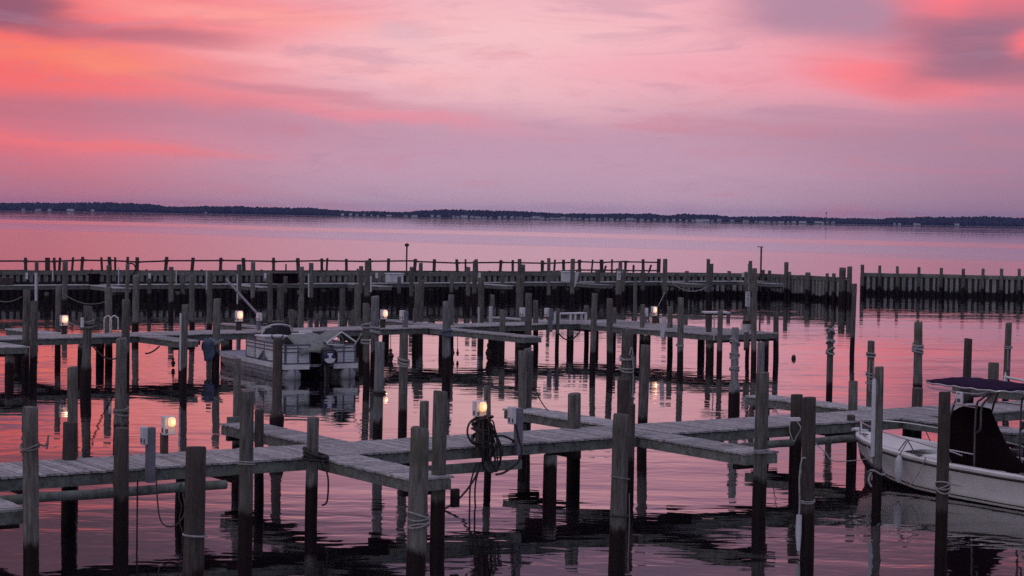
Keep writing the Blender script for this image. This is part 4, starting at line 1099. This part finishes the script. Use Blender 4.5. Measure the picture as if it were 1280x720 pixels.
# bow rail
mb = MB()
rail_l = [(6.62, .16, 1.30), (6.0, .58, 1.28), (5.2, .86, 1.22), (4.2, 1.02, 1.14), (3.1, 1.10, 1.05), (2.6, 1.12, .98)]
mb.tube(smooth_path([kb(*q) for q in rail_l], 4), .014, 6); mb.tube(smooth_path([kb(q[0], -q[1], q[2]) for q in rail_l], 4), .014, 6)
mb.tube(smooth_path([kb(6.62, .16, 1.30), kb(6.74, 0, 1.31), kb(6.62, -.16, 1.30)]), .014, 6)
br = mb.build('bow_rail', M['steel'], sk)
for sgn in (1, -1):
    for x, y, z, b, zg in ((6.62, .16, 1.3, .22, .98), (5.4, .80, 1.24, .82, .87), (4.2, 1.02, 1.14, 1.02, .82), (4.2, 1.02, 1.14, 1.02, .80)):
        pass
    for (x, y, z), (x2, y2, z2) in (((6.62, .16, 1.3), (6.45, .30, .99)), ((5.5, .77, 1.24), (5.3, .80, .89)), ((4.3, 1.01, 1.15), (4.05, 1.0, .83)), ((4.3, 1.01, 1.15), (4.6, .96, .86)), ((3.1, 1.1, 1.05), (2.95, 1.08, .80))):
        mb = MB(); mb.tube([kb(x, y * sgn, z), kb(x2, y2 * sgn, z2)], .012, 6); mb.build('stanchion', M['dark_tube'], br)
mb = MB(); lbox(mb, kb, 6.55, 6.9, -.06, .06, 1.03, 1.08); mb.tube([kb(6.9, -.1, 1.06), kb(6.9, .1, 1.06)], .04, 8); mb.tube([kb(6.72, 0, 1.08), kb(6.72, 0, 1.25)], .025, 6); bevel(mb.build('bow_roller', M['white'], sk), .008)
for x, y in ((6.3, .30), (3.9, 1.06), (1.0, 1.05)):
    mb = MB(); c = kb(x, y, ST[0][2] + (.30 if x > 6 else .13 if x > 3 else .06)); mb.tube([c - NEAR.n * .11, c - NEAR.n * .05, c + NEAR.n * .05, c + NEAR.n * .11], [.012, .02, .02, .012], 6); mb.box(c - Vector((0, 0, .03)), NEAR.n * .03, NEAR.u * .015, Vector((0, 0, .03))); mb.build('cleat', M['mark'], sk)
# draped console cover: a dark canvas tent, tall aft of the bow end and running down aft
mb = MB(); secs = []
for i, (x, zt_, hb, hw) in enumerate(((3.95, .5, .62, .45), (3.82, 1.30, .60, .40), (3.72, 1.74, .56, .34), (3.45, 1.90, .50, .30), (3.1, 1.88, .46, .28), (2.92, 1.62, .48, .26), (2.68, 1.25, .52, .26), (2.45, .98, .50, .28), (2.2, .82, .46, .30), (2.1, .45, .44, .30))):
    sec = []
    for q in range(13):
        u_ = -1 + q / 6
        t_ = abs(u_)
        if t_ > .5: f_ = (t_ - .5) / .5; y = (hw + (hb - hw) * f_) ; z = zt_ + (.36 - zt_) * f_
        else: y = hw * t_ / .5; z = zt_ + .03 * (1 - (t_ / .5) ** 2)
        sec.append(kb(x + .02 * math.sin(q * 2.1 + i), (y + .018 * math.sin(q * 1.7 + i * 1.3)) * (1 if u_ >= 0 else -1), z))
    secs.append(sec)
mb.loft(secs, smooth=True); mb.build('console_cover', M['maroon'], sk)
mb = MB(); secs = []
for i, (x, zt_, hb) in enumerate(((1.75, .5, .55), (1.55, .98, .54), (1.1, 1.16, .56), (.6, 1.18, .56), (.3, 1.05, .55), (.2, .5, .55))):
    secs.append([kb(x + .02 * math.sin(q * 2 + i), hb * math.copysign(min(1, abs(-1 + q / 5) * 1.35), -1 + q / 5), (zt_ if abs(-1 + q / 5) < .75 else .40) + .02 * math.sin(q * 1.9 + i)) for q in range(11)])
mb.loft(secs); mb.build('stern_cover', M['maroon'], sk)
mb = MB(); lbox(mb, kb, 2.05, 2.45, .32, .75, .32, .66); bevel(mb.build('cooler', M['white'], sk), .05, 3)
# T top
TZ = 2.44
def top_pt(u_, v_):
    """u 0..1 fore to aft, v -1..1 port to starboard, rounded corners"""
    return kb(4.2 - 2.35 * u_, .78 * v_, TZ - .03 * u_ + .10 * (1 - v_ ** 2) * (1 - (2 * u_ - 1) ** 4) )
mb = MB(); N = 14
grid = []
for i in range(N + 1):
    row = []
    for j in range(N + 1):
        a, b = -1 + 2 * i / N, -1 + 2 * j / N
        # squircle mapping keeps a real rounded outline
        k = 1 / max(1e-6, (abs(a) ** 6 + abs(b) ** 6) ** (1 / 6)) * max(abs(a), abs(b)) if (a or b) else 1
        a2, b2 = a * k, b * k
        row.append(top_pt((a2 + 1) / 2, -b2) + Vector((0, 0, .012 * math.sin(i * 2.3 + j * 1.7))))
    grid.append(row)
mb.loft(grid)
cp = mb.build('canvas_top', M['navy'], sk); m = cp.modifiers.new('cloth', 'SOLIDIFY'); m.thickness = .025
rim = [grid[0][j] for j in range(N + 1)] + [grid[i][N] for i in range(1, N + 1)] + [grid[N][j] for j in range(N - 1, -1, -1)] + [grid[i][0] for i in range(N - 1, 0, -1)]
mb = MB(); mb.tube([p - Vector((0, 0, .035)) for p in rim], .02, 8, closed=True)
mb.tube(smooth_path([kb(4.0, .74, TZ - .10), kb(3.8, .76, TZ - .14), kb(3.0, .76, TZ - .16), kb(2.5, .76, TZ - .15), kb(2.3, .72, TZ - .06)], 5), .018, 8)
mb.tube(smooth_path([kb(4.0, -.74, TZ - .10), kb(3.8, -.76, TZ - .14), kb(3.0, -.76, TZ - .16), kb(2.5, -.76, TZ - .15), kb(2.3, -.72, TZ - .06)], 5), .018, 8)
fr_ = mb.build('top_frame', M['steel'], sk)
for sgn in (1, -1):
    for path in ([(3.6, .64, .33), (3.5, .66, 1.3), (3.3, .64, 2.0), (3.12, .62, TZ - .13)],
                 [(2.62, .72, .33), (2.62, .72, 1.9), (2.5, .68, 2.18), (2.3, .62, TZ - .13)],
                 [(2.62, .70, 1.45), (2.50, .70, 1.55), (2.48, .70, 2.0), (2.32, .66, 2.22), (2.2, .62, TZ - .13)]):
        mb = MB(); mb.tube(smooth_path([kb(x, y * sgn, z) for x, y, z in path], 5), .024, 8); mb.build('frame_leg', M['dark_tube'], fr_)
    mb = MB(); mb.tube([kb(3.36, .65 * sgn, 2.0), kb(2.6, .7 * sgn, 1.98)], .016, 6); mb.build('frame_brace', M['steel'], fr_)
    mb = MB(); mb.tube([kb(3.52, .66 * sgn, 1.0), kb(2.62, .72 * sgn, .98)], .018, 6); mb.build('frame_brace', M['steel'], fr_)
mb = MB(); lbox(mb, kb, 2.92, 3.10, .77, .83, 2.02, 2.30); eb = bevel(mb.build('label_box', M['white'], sk), .02, 3)
mb = MB(); lbox(mb, kb, 2.96, 3.06, .831, .836, 2.07, 2.15); lbox(mb, kb, 2.98, 3.04, .831, .837, 2.25, 2.27); mb.build('label_mark', M['mark'], eb)
mb = MB(); mb.tube([kb(2.75, -.30, TZ + .16), kb(1.2, -.25, TZ + .05), kb(-.4, -.2, TZ - .02)], [.028, .024, .014], 8); mb.tube([kb(2.72, -.3, TZ + .06), kb(2.72, -.3, TZ + .26)], [.05, .012], 6); mb.build('antenna', M['white'], sk)
# fender hanging on the port side
q = kb(4.35, 1.10, .84)
fe = MB(); c = kb(4.35, 1.20, 0)
fe.tube([c + Vector((0, 0, z)) for z in (.20, .23, .30, .42, .62, .72, .77, .80)], [.025, .05, .078, .086, .084, .07, .04, .025], 14)
o = tag(fe.build('boat_fender', M['white'], None, c + Vector((0, 0, .2))), 'white cylinder fender hanging on the bow side of the skiff', 'fender')
mb = MB(); mb.tube([c + Vector((0, 0, .79)), q + Vector((0, 0, .07)), kb(4.3, 1.0, 1.1)], .012, 6); mb.build('fender_line', M['greyrope'], o)
a, b = kb(2.2, 1.12, .80), FP['t'][0]
mb = MB(); mb.tube(smooth_path([kb(3.6, 1.16, .84), kb(3.68, 1.2, .62), kb(3.8, 1.22, .4), kb(3.95, 1.25, .2)]), .012, 6)
tag(mb.build('bow_line', M['rope'], None, kb(3.2, 1.13, .84)), 'thin line dropping from the skiff gunwale into the water', 'rope')
q1 = FP['p'][0]
mb = MB(); mb.tube(sag(kb(6.3, .3, 1.03), Vector((q1.x, q1.y, .55)), .12), .013, 6); mb.tube(smooth_path([Vector((q1.x + .17 * math.cos(t), q1.y + .17 * math.sin(t), .55 + .05 * math.sin(2 * t))) for t in [k * .4 for k in range(16)]], 2), .02, 6)
mb.tube(smooth_path([Vector((q1.x - .14, q1.y - .12, .55)), Vector((q1.x - .2, q1.y - .15, .4)), Vector((q1.x - .14, q1.y - .18, .25))]), .022, 6)
tag(mb.build('bow_line', M['rope'], None, (q1.x, q1.y, .5)), 'knotted bow line of the skiff on the pile with the white pipe', 'rope')

# ------------------------------------------------------------------ far shore
FD = 4000.0
def shore_y(px): return 262.3 + (284.0 - 262.3) * px / 1280
prof = [(-200, 252), (0, 252), (70, 252), (100, 251), (155, 252), (196, 254), (206, 257.5), (232, 257), (258, 256), (330, 257.3), (400, 259), (433, 262.7), (510, 264), (526, 261), (575, 260.4), (660, 263), (712, 265.8), (763, 266),
        (773, 265), (810, 266), (835, 268), (856, 265.5), (892, 267), (907, 269.6), (950, 269.4), (991, 269), (1022, 270.4), (1068, 272), (1100, 272.7), (1118, 270.4), (1195, 269.6), (1223, 268.4), (1259, 270.4), (1280, 271), (1500, 274)]
def prof_y(px):
    for (a, ya), (b, yb) in zip(prof, prof[1:]):
        if a <= px <= b: return ya + (yb - ya) * (px - a) / (b - a)
    return prof[0][1] if px < prof[0][0] else prof[-1][1]
mb = MB()
n = 80; front = []; rear = []
for i in range(n + 1):
    px = -900 + 3100 * i / n
    q = at_z(px, 360, 0) if False else at_d(px, 300, FD - 60 + 25 * math.sin(i * 1.7))
    r_ = at_d(px, 300, FD + 2200)
    front.append((Vector((q.x, q.y, -.6)), Vector((q.x, q.y + 6, 1.0)))); rear.append(Vector((r_.x, r_.y, 2.0)))
for i in range(n):
    mb.add([front[i][0], front[i + 1][0], front[i + 1][1], front[i][1]], [(0, 1, 2, 3)])
    mb.add([front[i][1], front[i + 1][1], rear[i + 1], rear[i]], [(0, 1, 2, 3)])
mshore = plain('shore_earth', (0.10, 0.095, 0.08), 0.95, var=.4, scale=.01)
tag(mb.build('far_shore', mshore), kind='structure')

# the wood on the far shore: thousands of crowns, a tangle of facets each
mt, t, b = new_mat('far_foliage')
g = t.node('ShaderNodeNewGeometry')
t.put(b.inputs['Base Color'], t.ramp(t.math('ADD', t.math('MULTIPLY', g.outputs['Random Per Island'], .6), t.math('MULTIPLY', t.noise(g.outputs['Position'], .08, 3), .4)), [(0.2, (0.018, 0.024, 0.030)), (0.8, (0.045, 0.055, 0.050))]))
b.inputs['Roughness'].default_value = 1; b.inputs['Specular IOR Level'].default_value = .05
random.seed(11)
mb = MB()
ICO = []
gr = (1 + 5 ** .5) / 2
iv = [Vector(p).normalized() for p in ((-1, gr, 0), (1, gr, 0), (-1, -gr, 0), (1, -gr, 0), (0, -1, gr), (0, 1, gr), (0, -1, -gr), (0, 1, -gr), (gr, 0, -1), (gr, 0, 1), (-gr, 0, -1), (-gr, 0, 1))]
iff = [(0, 11, 5), (0, 5, 1), (0, 1, 7), (0, 7, 10), (0, 10, 11), (1, 5, 9), (5, 11, 4), (11, 10, 2), (10, 7, 6), (7, 1, 8), (3, 9, 4), (3, 4, 2), (3, 2, 6), (3, 6, 8), (3, 8, 9), (4, 9, 5), (2, 4, 11), (6, 2, 10), (8, 6, 7), (9, 8, 1)]
px = -420.0
while px < 1720:
    top = prof_y(px) + random.uniform(-.3, .35) + .5 * math.sin(px * .11) * math.sin(px * .037)
    D = FD + random.uniform(10, 60)
    zt = max(4.0, at_d(px, top, D).z)
    for row in range(3):
        d = D + row * random.uniform(40, 90) - 10
        zz = zt * (random.uniform(.45, .75), random.uniform(.75, .95), random.uniform(.92, 1.04))[row]
        q = at_d(px + random.uniform(-1, 1), 300, d)
        rad = random.uniform(4.5, 9.0); hh = zz / 2
        con = random.random() < .12
        vs = []
        for v in iv:
            k = random.uniform(.7, 1.2)
            taper = (1 - .55 * max(0, v.z)) if con else 1
            vs.append(Vector((q.x + v.x * rad * k * taper, q.y + v.y * rad * k, hh + v.z * hh * (1.0 if v.z > .8 else random.uniform(.85, 1.05)))))
        mb.add(vs, iff)
    px += random.uniform(1.0, 2.4)
tag(mb.build('far_wood', mt), 'dark unbroken wood along the far shore', 'wood', kind='stuff')

# houses at the water's edge of the far shore
hm = []
for nm, wall, roof in (('a', (.62, .62, .62), (.14, .13, .14)), ('b', (.42, .42, .44), (.10, .10, .11)), ('c', (.80, .79, .78), (.28, .27, .28))):
    hm.append((plain('far_house_wall_' + nm, tuple(min(.85, q * 1.25) for q in wall), .8, var=.1), plain('far_house_roof_' + nm, roof, .9, var=.2)))
def house_mesh(w, d, h, rh, mats):
    mb = MB(); x, y = w / 2, d / 2
    mb.add([(-x, -y, 0), (x, -y, 0), (x, y, 0), (-x, y, 0), (-x, -y, h), (x, -y, h), (x, y, h), (-x, y, h)], [(0, 1, 5, 4), (1, 2, 6, 5), (2, 3, 7, 6), (3, 0, 4, 7)])
    mb.add([(-x - .4, -y - .5, h - .1), (x + .4, -y - .5, h - .1), (x + .4, y + .5, h - .1), (-x - .4, y + .5, h - .1), (-x - .4, 0, h + rh), (x + .4, 0, h + rh)], [(0, 1, 5, 4), (2, 3, 4, 5), (1, 2, 5), (3, 0, 4)], mi=1)
    for k in range(max(2, int(w / 3))):
        cx = -x + (k + .5) * w / max(2, int(w / 3)); mb.box((cx, -y - .02, h * .55), (.6, 0, 0), (0, .04, 0), (0, 0, h * .22), mi=1)
    o = mb.build('shore_house', mats); me = o.data; bpy.data.objects.remove(o); return me
meshes = [house_mesh(11, 9, 3.6, 2.2, hm[0]), house_mesh(8, 9, 5.2, 2.4, hm[1]), house_mesh(17, 9, 3.4, 1.8, hm[2]), house_mesh(6, 8, 3.0, 2.0, hm[2])]
hx = [29, 46, 50, 62, 88, 116, 257, 428, 438, 446, 455, 464, 472, 486, 507, 518, 540, 548, 567, 572, 580, 590, 597, 605, 613, 624, 631, 640, 646, 651, 658, 664, 670, 677, 684, 690, 697, 704, 711, 718, 725, 733, 741, 749, 757, 764, 772, 779, 787, 794, 802, 810, 818, 826, 834,
      842, 850, 858, 866, 874, 882, 890, 899, 915, 932, 945, 952, 960, 968, 976, 985, 992, 1003, 1022, 1028, 1034, 1041, 1118, 1124, 1145, 1148, 1196]
random.seed(3)
HL = {29: 'low pale house alone under the trees at the left end of the far shore', 257: 'lone white house on the far shore above the left part of the railing', 1196: 'last pale house at the right end of the far shore',
      116: 'small pale house on the far shore left of the wood top dip', 88: 'dull house between the two left house groups of the far shore'}
for i, px in enumerate(hx):
    me = random.choice(meshes) if px not in (257,) else meshes[3]
    q = at_d(px, 290, FD - random.uniform(15, 40))
    o = bpy.data.objects.new('shore_house', me); COL.objects.link(o)
    o.location = (q.x, q.y, .95 + random.uniform(0, 1.2)); o.rotation_euler = (0, 0, random.uniform(-.5, .5)); k = random.uniform(.55, .95); o.scale = (k, k, k * random.uniform(.75, 1.1))
    if px in HL: tag(o, HL[px], 'house')
    elif px < 100: tag(o, 'one of the pale houses close together near the left end of the far shore', 'house', 'pair of houses at the left end of the far shore')
    elif px < 900: tag(o, 'tiny pale house in the long row along the middle of the far shore', 'house', 'row of houses along the far shore')
    elif px < 1100: tag(o, 'tiny pale house in the short row on the far shore above the channel gap', 'house', 'short row of houses above the channel gap')
    else: tag(o, 'tiny pale house among the scattered few right of the channel gap', 'house', 'scattered houses at the right of the far shore')
q = at_d(1033, 266.0, FD + 80)
mb = MB(); mb.tube([(q.x, q.y, 1), (q.x, q.y, q.z)], [1.0, .5], 6); mb.box((q.x, q.y, q.z), (1.8, 0, 0), (0, 1.8, 0), (0, 0, 1.2))
tag(mb.build('water_tower', M['grey_post'], None, (q.x, q.y, 1)), 'thin mast rising above the far wood right of centre', 'mast')

# ------------------------------------------------------------------ water
mw, t, b = new_mat('bay_water')
t.n.remove(b)
pos = t.node('ShaderNodeNewGeometry').outputs['Position']
yy = t.node('ShaderNodeSeparateXYZ', i_0=pos).outputs[1]
xx = t.node('ShaderNodeSeparateXYZ', i_0=pos).outputs[0]
sheltered = t.step(yy, 165.0, 148.0)
a1 = t.noise(t.mapping(pos, (.55, 1.0, 1), rot=(0, 0, R(8))), 1.15, 2.0, .5, .3)
a2 = t.noise(t.mapping(pos, (.45, 1.0, 1), rot=(0, 0, R(-14))), 4.2, 2.0, .5, .2)
a3 = t.noise(t.mapping(pos, (.6, 1.0, 1)), .28, 2.0, .5)
hgt = t.math('ADD', t.math('MULTIPLY', a1, .030), t.math('ADD', t.math('MULTIPLY', a2, .0028), t.math('MULTIPLY', a3, .05)))
patch = t.step(t.noise(t.mapping(pos, (.25, 1, 1)), .05, 3), .38, .66)
amp_in = t.math('MULTIPLY_ADD', patch, .45, .14)
# wind lanes out on the bay: ruffled inshore, glassy farther off with one ruffled streak
fl = t.math('ADD', t.math('ADD', yy, t.math('MULTIPLY', xx, .9)), t.math('MULTIPLY_ADD', t.noise(t.mapping(pos, (.12, 1, 1)), .006, 4), 240.0, -120.0))
streak = t.math('MULTIPLY', t.step(fl, 545, 600), t.step(fl, 760, 690))
lanes = t.math('MAXIMUM', t.step(fl, 430, 350), t.math('MULTIPLY', streak, .8))
lanes = t.math('MAXIMUM', lanes, t.math('MULTIPLY', t.step(t.noise(t.mapping(pos, (.05, 1, 1)), .004, 2), .55, .68), .5))
amp_out = t.math('MULTIPLY_ADD', lanes, .75, .12)
mixamp = t.node('ShaderNodeMix', data_type='FLOAT'); t.put(mixamp.inputs[0], sheltered); t.put(mixamp.inputs[2], amp_out); t.put(mixamp.inputs[3], amp_in)
bump = t.node('ShaderNodeBump', i_Strength=1.0, i_Distance=1.0, i_Height=t.math('MULTIPLY', hgt, mixamp.outputs[0]))
rgh = t.node('ShaderNodeMix', data_type='FLOAT'); t.put(rgh.inputs[0], sheltered); t.put(rgh.inputs[2], t.math('MULTIPLY_ADD', lanes, .15, .03)); t.put(rgh.inputs[3], .015)
gl = t.node('ShaderNodeBsdfGlossy', i_Color=(1, 1, 1, 1), i_Roughness=rgh.outputs[0], i_Normal=bump.outputs[0])
df = t.node('ShaderNodeBsdfDiffuse', i_Color=(0.010, 0.006, 0.009, 1), i_Normal=bump.outputs[0])
frs = t.node('ShaderNodeFresnel', i_IOR=1.6, i_Normal=bump.outputs[0])
mx = t.node('ShaderNodeMixShader', i_0=t.math('MULTIPLY_ADD', frs.outputs[0], .95, .10, True), i_1=df.outputs[0], i_2=gl.outputs[0])
t.l.new(mx.outputs[0], t.n['Material Output'].inputs[0])
mb = MB(); mb.add([(-7000, -60, 0), (7000, -60, 0), (7000, 7000, 0), (-7000, 7000, 0)], [(0, 1, 2, 3)])
tag(mb.build('water', mw), kind='structure')

# ------------------------------------------------------------------ air
HAZE = 6.5e-5
if HAZE:
    mh = bpy.data.materials.new('haze_air'); mh.use_nodes = True
    t = NT(mh.node_tree); t.n.remove(t.n['Principled BSDF'])
    pv = t.node('ShaderNodeVolumePrincipled')
    pv.inputs['Color'].default_value = (.34, .44, 1.0, 1); pv.inputs['Density'].default_value = HAZE; pv.inputs['Anisotropy'].default_value = .2
    t.l.new(pv.outputs[0], t.n['Material Output'].inputs['Volume'])
    mb = MB(); mb.box((0, 3800, 19.5), (7500, 0, 0), (0, 3950, 0), (0, 0, 22))
    tag(mb.build('haze', mh), kind='stuff')

# ------------------------------------------------------------------ sky
W = bpy.data.worlds.new('World'); S.world = W; W.use_nodes = True
t = NT(W.node_tree)
SUN_EL, SUN_AZ = R(3.0), R(-144)
for nd in list(t.n): t.n.remove(nd)
out = t.node('ShaderNodeOutputWorld')
gen = t.node('ShaderNodeTexCoord').outputs['Generated']
sx = t.node('ShaderNodeSeparateXYZ', i_0=gen)
az = t.math('ARCTAN2', sx.outputs[0], sx.outputs[1])
el = t.math('ARCSINE', sx.outputs[2])
A0 = t.math('MULTIPLY', az, F / 640)                 # -1..1 across the view
E0 = t.math('MULTIPLY', el, F / 270)                 # 0 at the horizon, 1 about 6.4 degrees up
cmb = t.node('ShaderNodeCombineXYZ', i_X=A0, i_Y=E0, i_Z=0.0).outputs[0]
w1 = t.noise(t.mapping(cmb, (1.3, 2.6, 1)), 1.9, 6, .6, .5)
w2 = t.noise(t.mapping(cmb, (1.3, 2.6, 1), (5.3, 2.1, 0)), 1.9, 6, .6, .5)
A = t.math('ADD', A0, t.math('MULTIPLY', t.math('SUBTRACT', w1, .5), .17))
E = t.math('ADD', E0, t.math('MULTIPLY', t.math('SUBTRACT', w2, .5), .17))
def lin(r, g, b_):
    f = lambda c: (c / 255 / 12.92) if c <= 10 else ((c / 255 + .055) / 1.055) ** 2.4
    return (f(r), f(g), f(b_))
Ec = t.math('DIVIDE', E, 3.0, clamp=True)
def st(*a): return [(e / 3.0, lin(*c)) for e, c in a]
left = t.ramp(Ec, st((0, (184, 124, 146)), (.12, (192, 118, 138)), (.34, (236, 100, 112)), (.7, (248, 106, 106)), (1.0, (248, 104, 104)), (1.18, (158, 82, 98)), (1.40, (98, 66, 84)), (3, (105, 82, 112))))
mid_ = t.ramp(Ec, st((0, (190, 160, 184)), (.15, (192, 158, 180)), (.4, (206, 154, 178)), (.7, (240, 168, 184)), (1.05, (238, 168, 184)), (1.30, (186, 132, 160)), (1.58, (118, 92, 118)), (3, (112, 96, 130))))
right = t.ramp(Ec, st((0, (156, 124, 150)), (.15, (158, 122, 148)), (.4, (164, 120, 150)), (.7, (226, 116, 138)), (1.02, (230, 110, 128)), (1.26, (162, 92, 114)), (1.52, (106, 74, 96)), (3, (106, 86, 116))))
c = t.mix(t.step(A, -.15, -.95), mid_, left)
c = t.mix(t.step(A, .25, .98), c, right)
def blob(c, a, e, sa, se, col, w, tilt=0.0, pw=2.0):
    da = t.math('SUBTRACT', A, a)
    de = t.math('MULTIPLY_ADD', da, -tilt, t.math('SUBTRACT', E, e))
    q = t.math('ADD', t.math('POWER', t.math('ABSOLUTE', t.math('DIVIDE', da, sa)), pw), t.math('POWER', t.math('ABSOLUTE', t.math('DIVIDE', de, se)), pw))
    g_ = t.math('POWER', 2.71828, t.math('MULTIPLY', q, -1.0))
    return t.mix(t.math('MULTIPLY', g_, w), c, lin(*col))
def at(px, py): return ((px - 640) / 640, (270.3 + .0162 * (px - 640) - py) / 270)
def pblob(c, px, py, wx, wy, col, w, tilt=0.0, pw=2.0): 
    a, e = at(px, py); return blob(c, a, e, wx / 640, wy / 270, col, w, tilt, pw)
c = pblob(c, 110, 78, 130, 15, (250, 132, 110), .75, -.16)          # orange glow
c = pblob(c, 330, 25, 330, 24, (250, 132, 138), .6, -.05)
c = pblob(c, 230, 125, 260, 14, (255, 112, 112), .5, -.12)
c = pblob(c, 250, 155, 330, 22, (184, 120, 146), .75, -.10)         # mauve bands on the left
c = pblob(c, 40, 140, 150, 16, (186, 100, 122), .6, -.1)
c = pblob(c, 60, 178, 170, 8, (246, 108, 112), .7, -.12)
c = pblob(c, 10, 18, 88, 24, (140, 84, 112), .95, -.35, 4)           # dark cloud top left
c = pblob(c, 180, 47, 120, 12, (184, 100, 122), .85, -.10, 3)
c = pblob(c, 512, 42, 36, 12, (198, 142, 170), .9, -.2, 3)
c = pblob(c, 620, 60, 230, 70, (246, 204, 208), .75)                # bright centre
c = pblob(c, 700, 120, 260, 26, (242, 190, 198), .5, -.1)
c = pblob(c, 900, 100, 270, 30, (242, 162, 180), .7, -.15)
c = pblob(c, 640, 190, 520, 46, (192, 156, 182), .6, -.04)
c = pblob(c, 1118, 104, 105, 17, (255, 122, 134), .9, -.30, 3)    # coral streak
c = pblob(c, 1150, 25, 50, 48, (255, 116, 130), 1.0, .3, 4)
c = pblob(c, 1020, 20, 122, 36, (174, 132, 160), .95, -.28, 4)        # grey clouds top right
c = pblob(c, 1222, 68, 110, 44, (156, 104, 132), 1.0, .10, 5)
c = pblob(c, 1262, 58, 30, 16, (252, 114, 126), .95, .9, 3)
c = pblob(c, 1130, 175, 330, 38, (176, 132, 158), .6, -.08)
c = pblob(c, 165, 92, 70, 9, (252, 138, 116), .6, -.42, 3)         # ragged lit edges of the left clouds
c = pblob(c, 45, 66, 60, 6, (250, 118, 104), .6, -.3, 3)
c = pblob(c, 290, 22, 150, 9, (255, 164, 158), .6, -.14, 3)
c = pblob(c, 420, 82, 150, 12, (250, 178, 184), .6, -.20, 3)
c = pblob(c, 350, 118, 150, 7, (196, 122, 144), .5, -.22, 3)
c = pblob(c, 470, 148, 160, 8, (246, 134, 150), .45, -.16, 3)
c = pblob(c, 190, 186, 120, 5, (248, 116, 116), .4, -.16, 3)
# fine streaks
sn = t.noise(t.mapping(cmb, (1.0, 3.0, 1), rot=(0, 0, R(-8))), 2.6, 7, .62, .8)
c = t.mix(t.math('MULTIPLY', t.step(sn, .50, .70), .34), c, lin(205, 120, 140), 'MIX')
c = t.mix(t.math('MULTIPLY', t.step(sn, .47, .30), .34), c, lin(170, 130, 160), 'MIX')
# above about 20 degrees and behind the camera: grey violet dusk cloud
hi = t.step(el, R(17), R(48))
cloud = t.noise(gen, 2.2, 5, .6)
dusk = t.ramp(cloud, [(.3, lin(164, 160, 188)), (.7, lin(210, 202, 222))])
c = t.mix(hi, c, dusk)
back_ = t.step(sx.outputs[1], .35, -.35)
bk = t.ramp(cloud, [(.3, lin(88, 94, 122)), (.7, lin(128, 132, 160))])
bk = t.mix(t.step(el, R(20), R(60)), bk, dusk)
c = t.mix(back_, c, bk)
below = t.step(el, R(-.2), R(-6))
c = t.mix(below, c, lin(70, 55, 70))
bg = t.node('ShaderNodeBackground', i_Color=c, i_Strength=1.0)
sky = t.node('ShaderNodeTexSky', sky_type='NISHITA', sun_disc=False, sun_elevation=SUN_EL, sun_rotation=SUN_AZ)
bg2 = t.node('ShaderNodeBackground', i_Color=sky.outputs[0], i_Strength=0.01)
ad = t.node('ShaderNodeAddShader', i_0=bg.outputs[0], i_1=bg2.outputs[0])
t.l.new(ad.outputs[0], out.inputs[0])

sun = bpy.data.lights.new('sun', 'SUN'); sun.energy = 0.3; sun.angle = R(25); sun.color = (1.0, .86, .80)
so = bpy.data.objects.new('sun', sun); COL.objects.link(so)
so.rotation_euler = Vector((math.cos(SUN_EL) * math.sin(SUN_AZ), math.cos(SUN_EL) * math.cos(SUN_AZ), math.sin(SUN_EL))).to_track_quat('Z', 'Y').to_euler()

# ------------------------------------------------------------------ camera and picture
cd = bpy.data.cameras.new('camera'); co = bpy.data.objects.new('camera', cd); COL.objects.link(co)
cd.sensor_width = 36.0; cd.sensor_fit = 'HORIZONTAL'; cd.lens = 36.0 * F / 1280; cd.clip_start = .5; cd.clip_end = 20000
co.matrix_world = Matrix(((CR.x, CU.x, -_f.x, 0), (CR.y, CU.y, -_f.y, 0), (CR.z, CU.z, -_f.z, H), (0, 0, 0, 1)))
S.camera = co
S.view_settings.view_transform = 'Standard'; S.view_settings.look = 'None'
S.view_settings.exposure = 0.0; S.view_settings.gamma = 1.0; S.view_settings.use_curve_mapping = False
S.cycles.max_bounces = 6; S.cycles.volume_bounces = 0; S.cycles.sample_clamp_indirect = 2.0
S.cycles.use_denoising = False
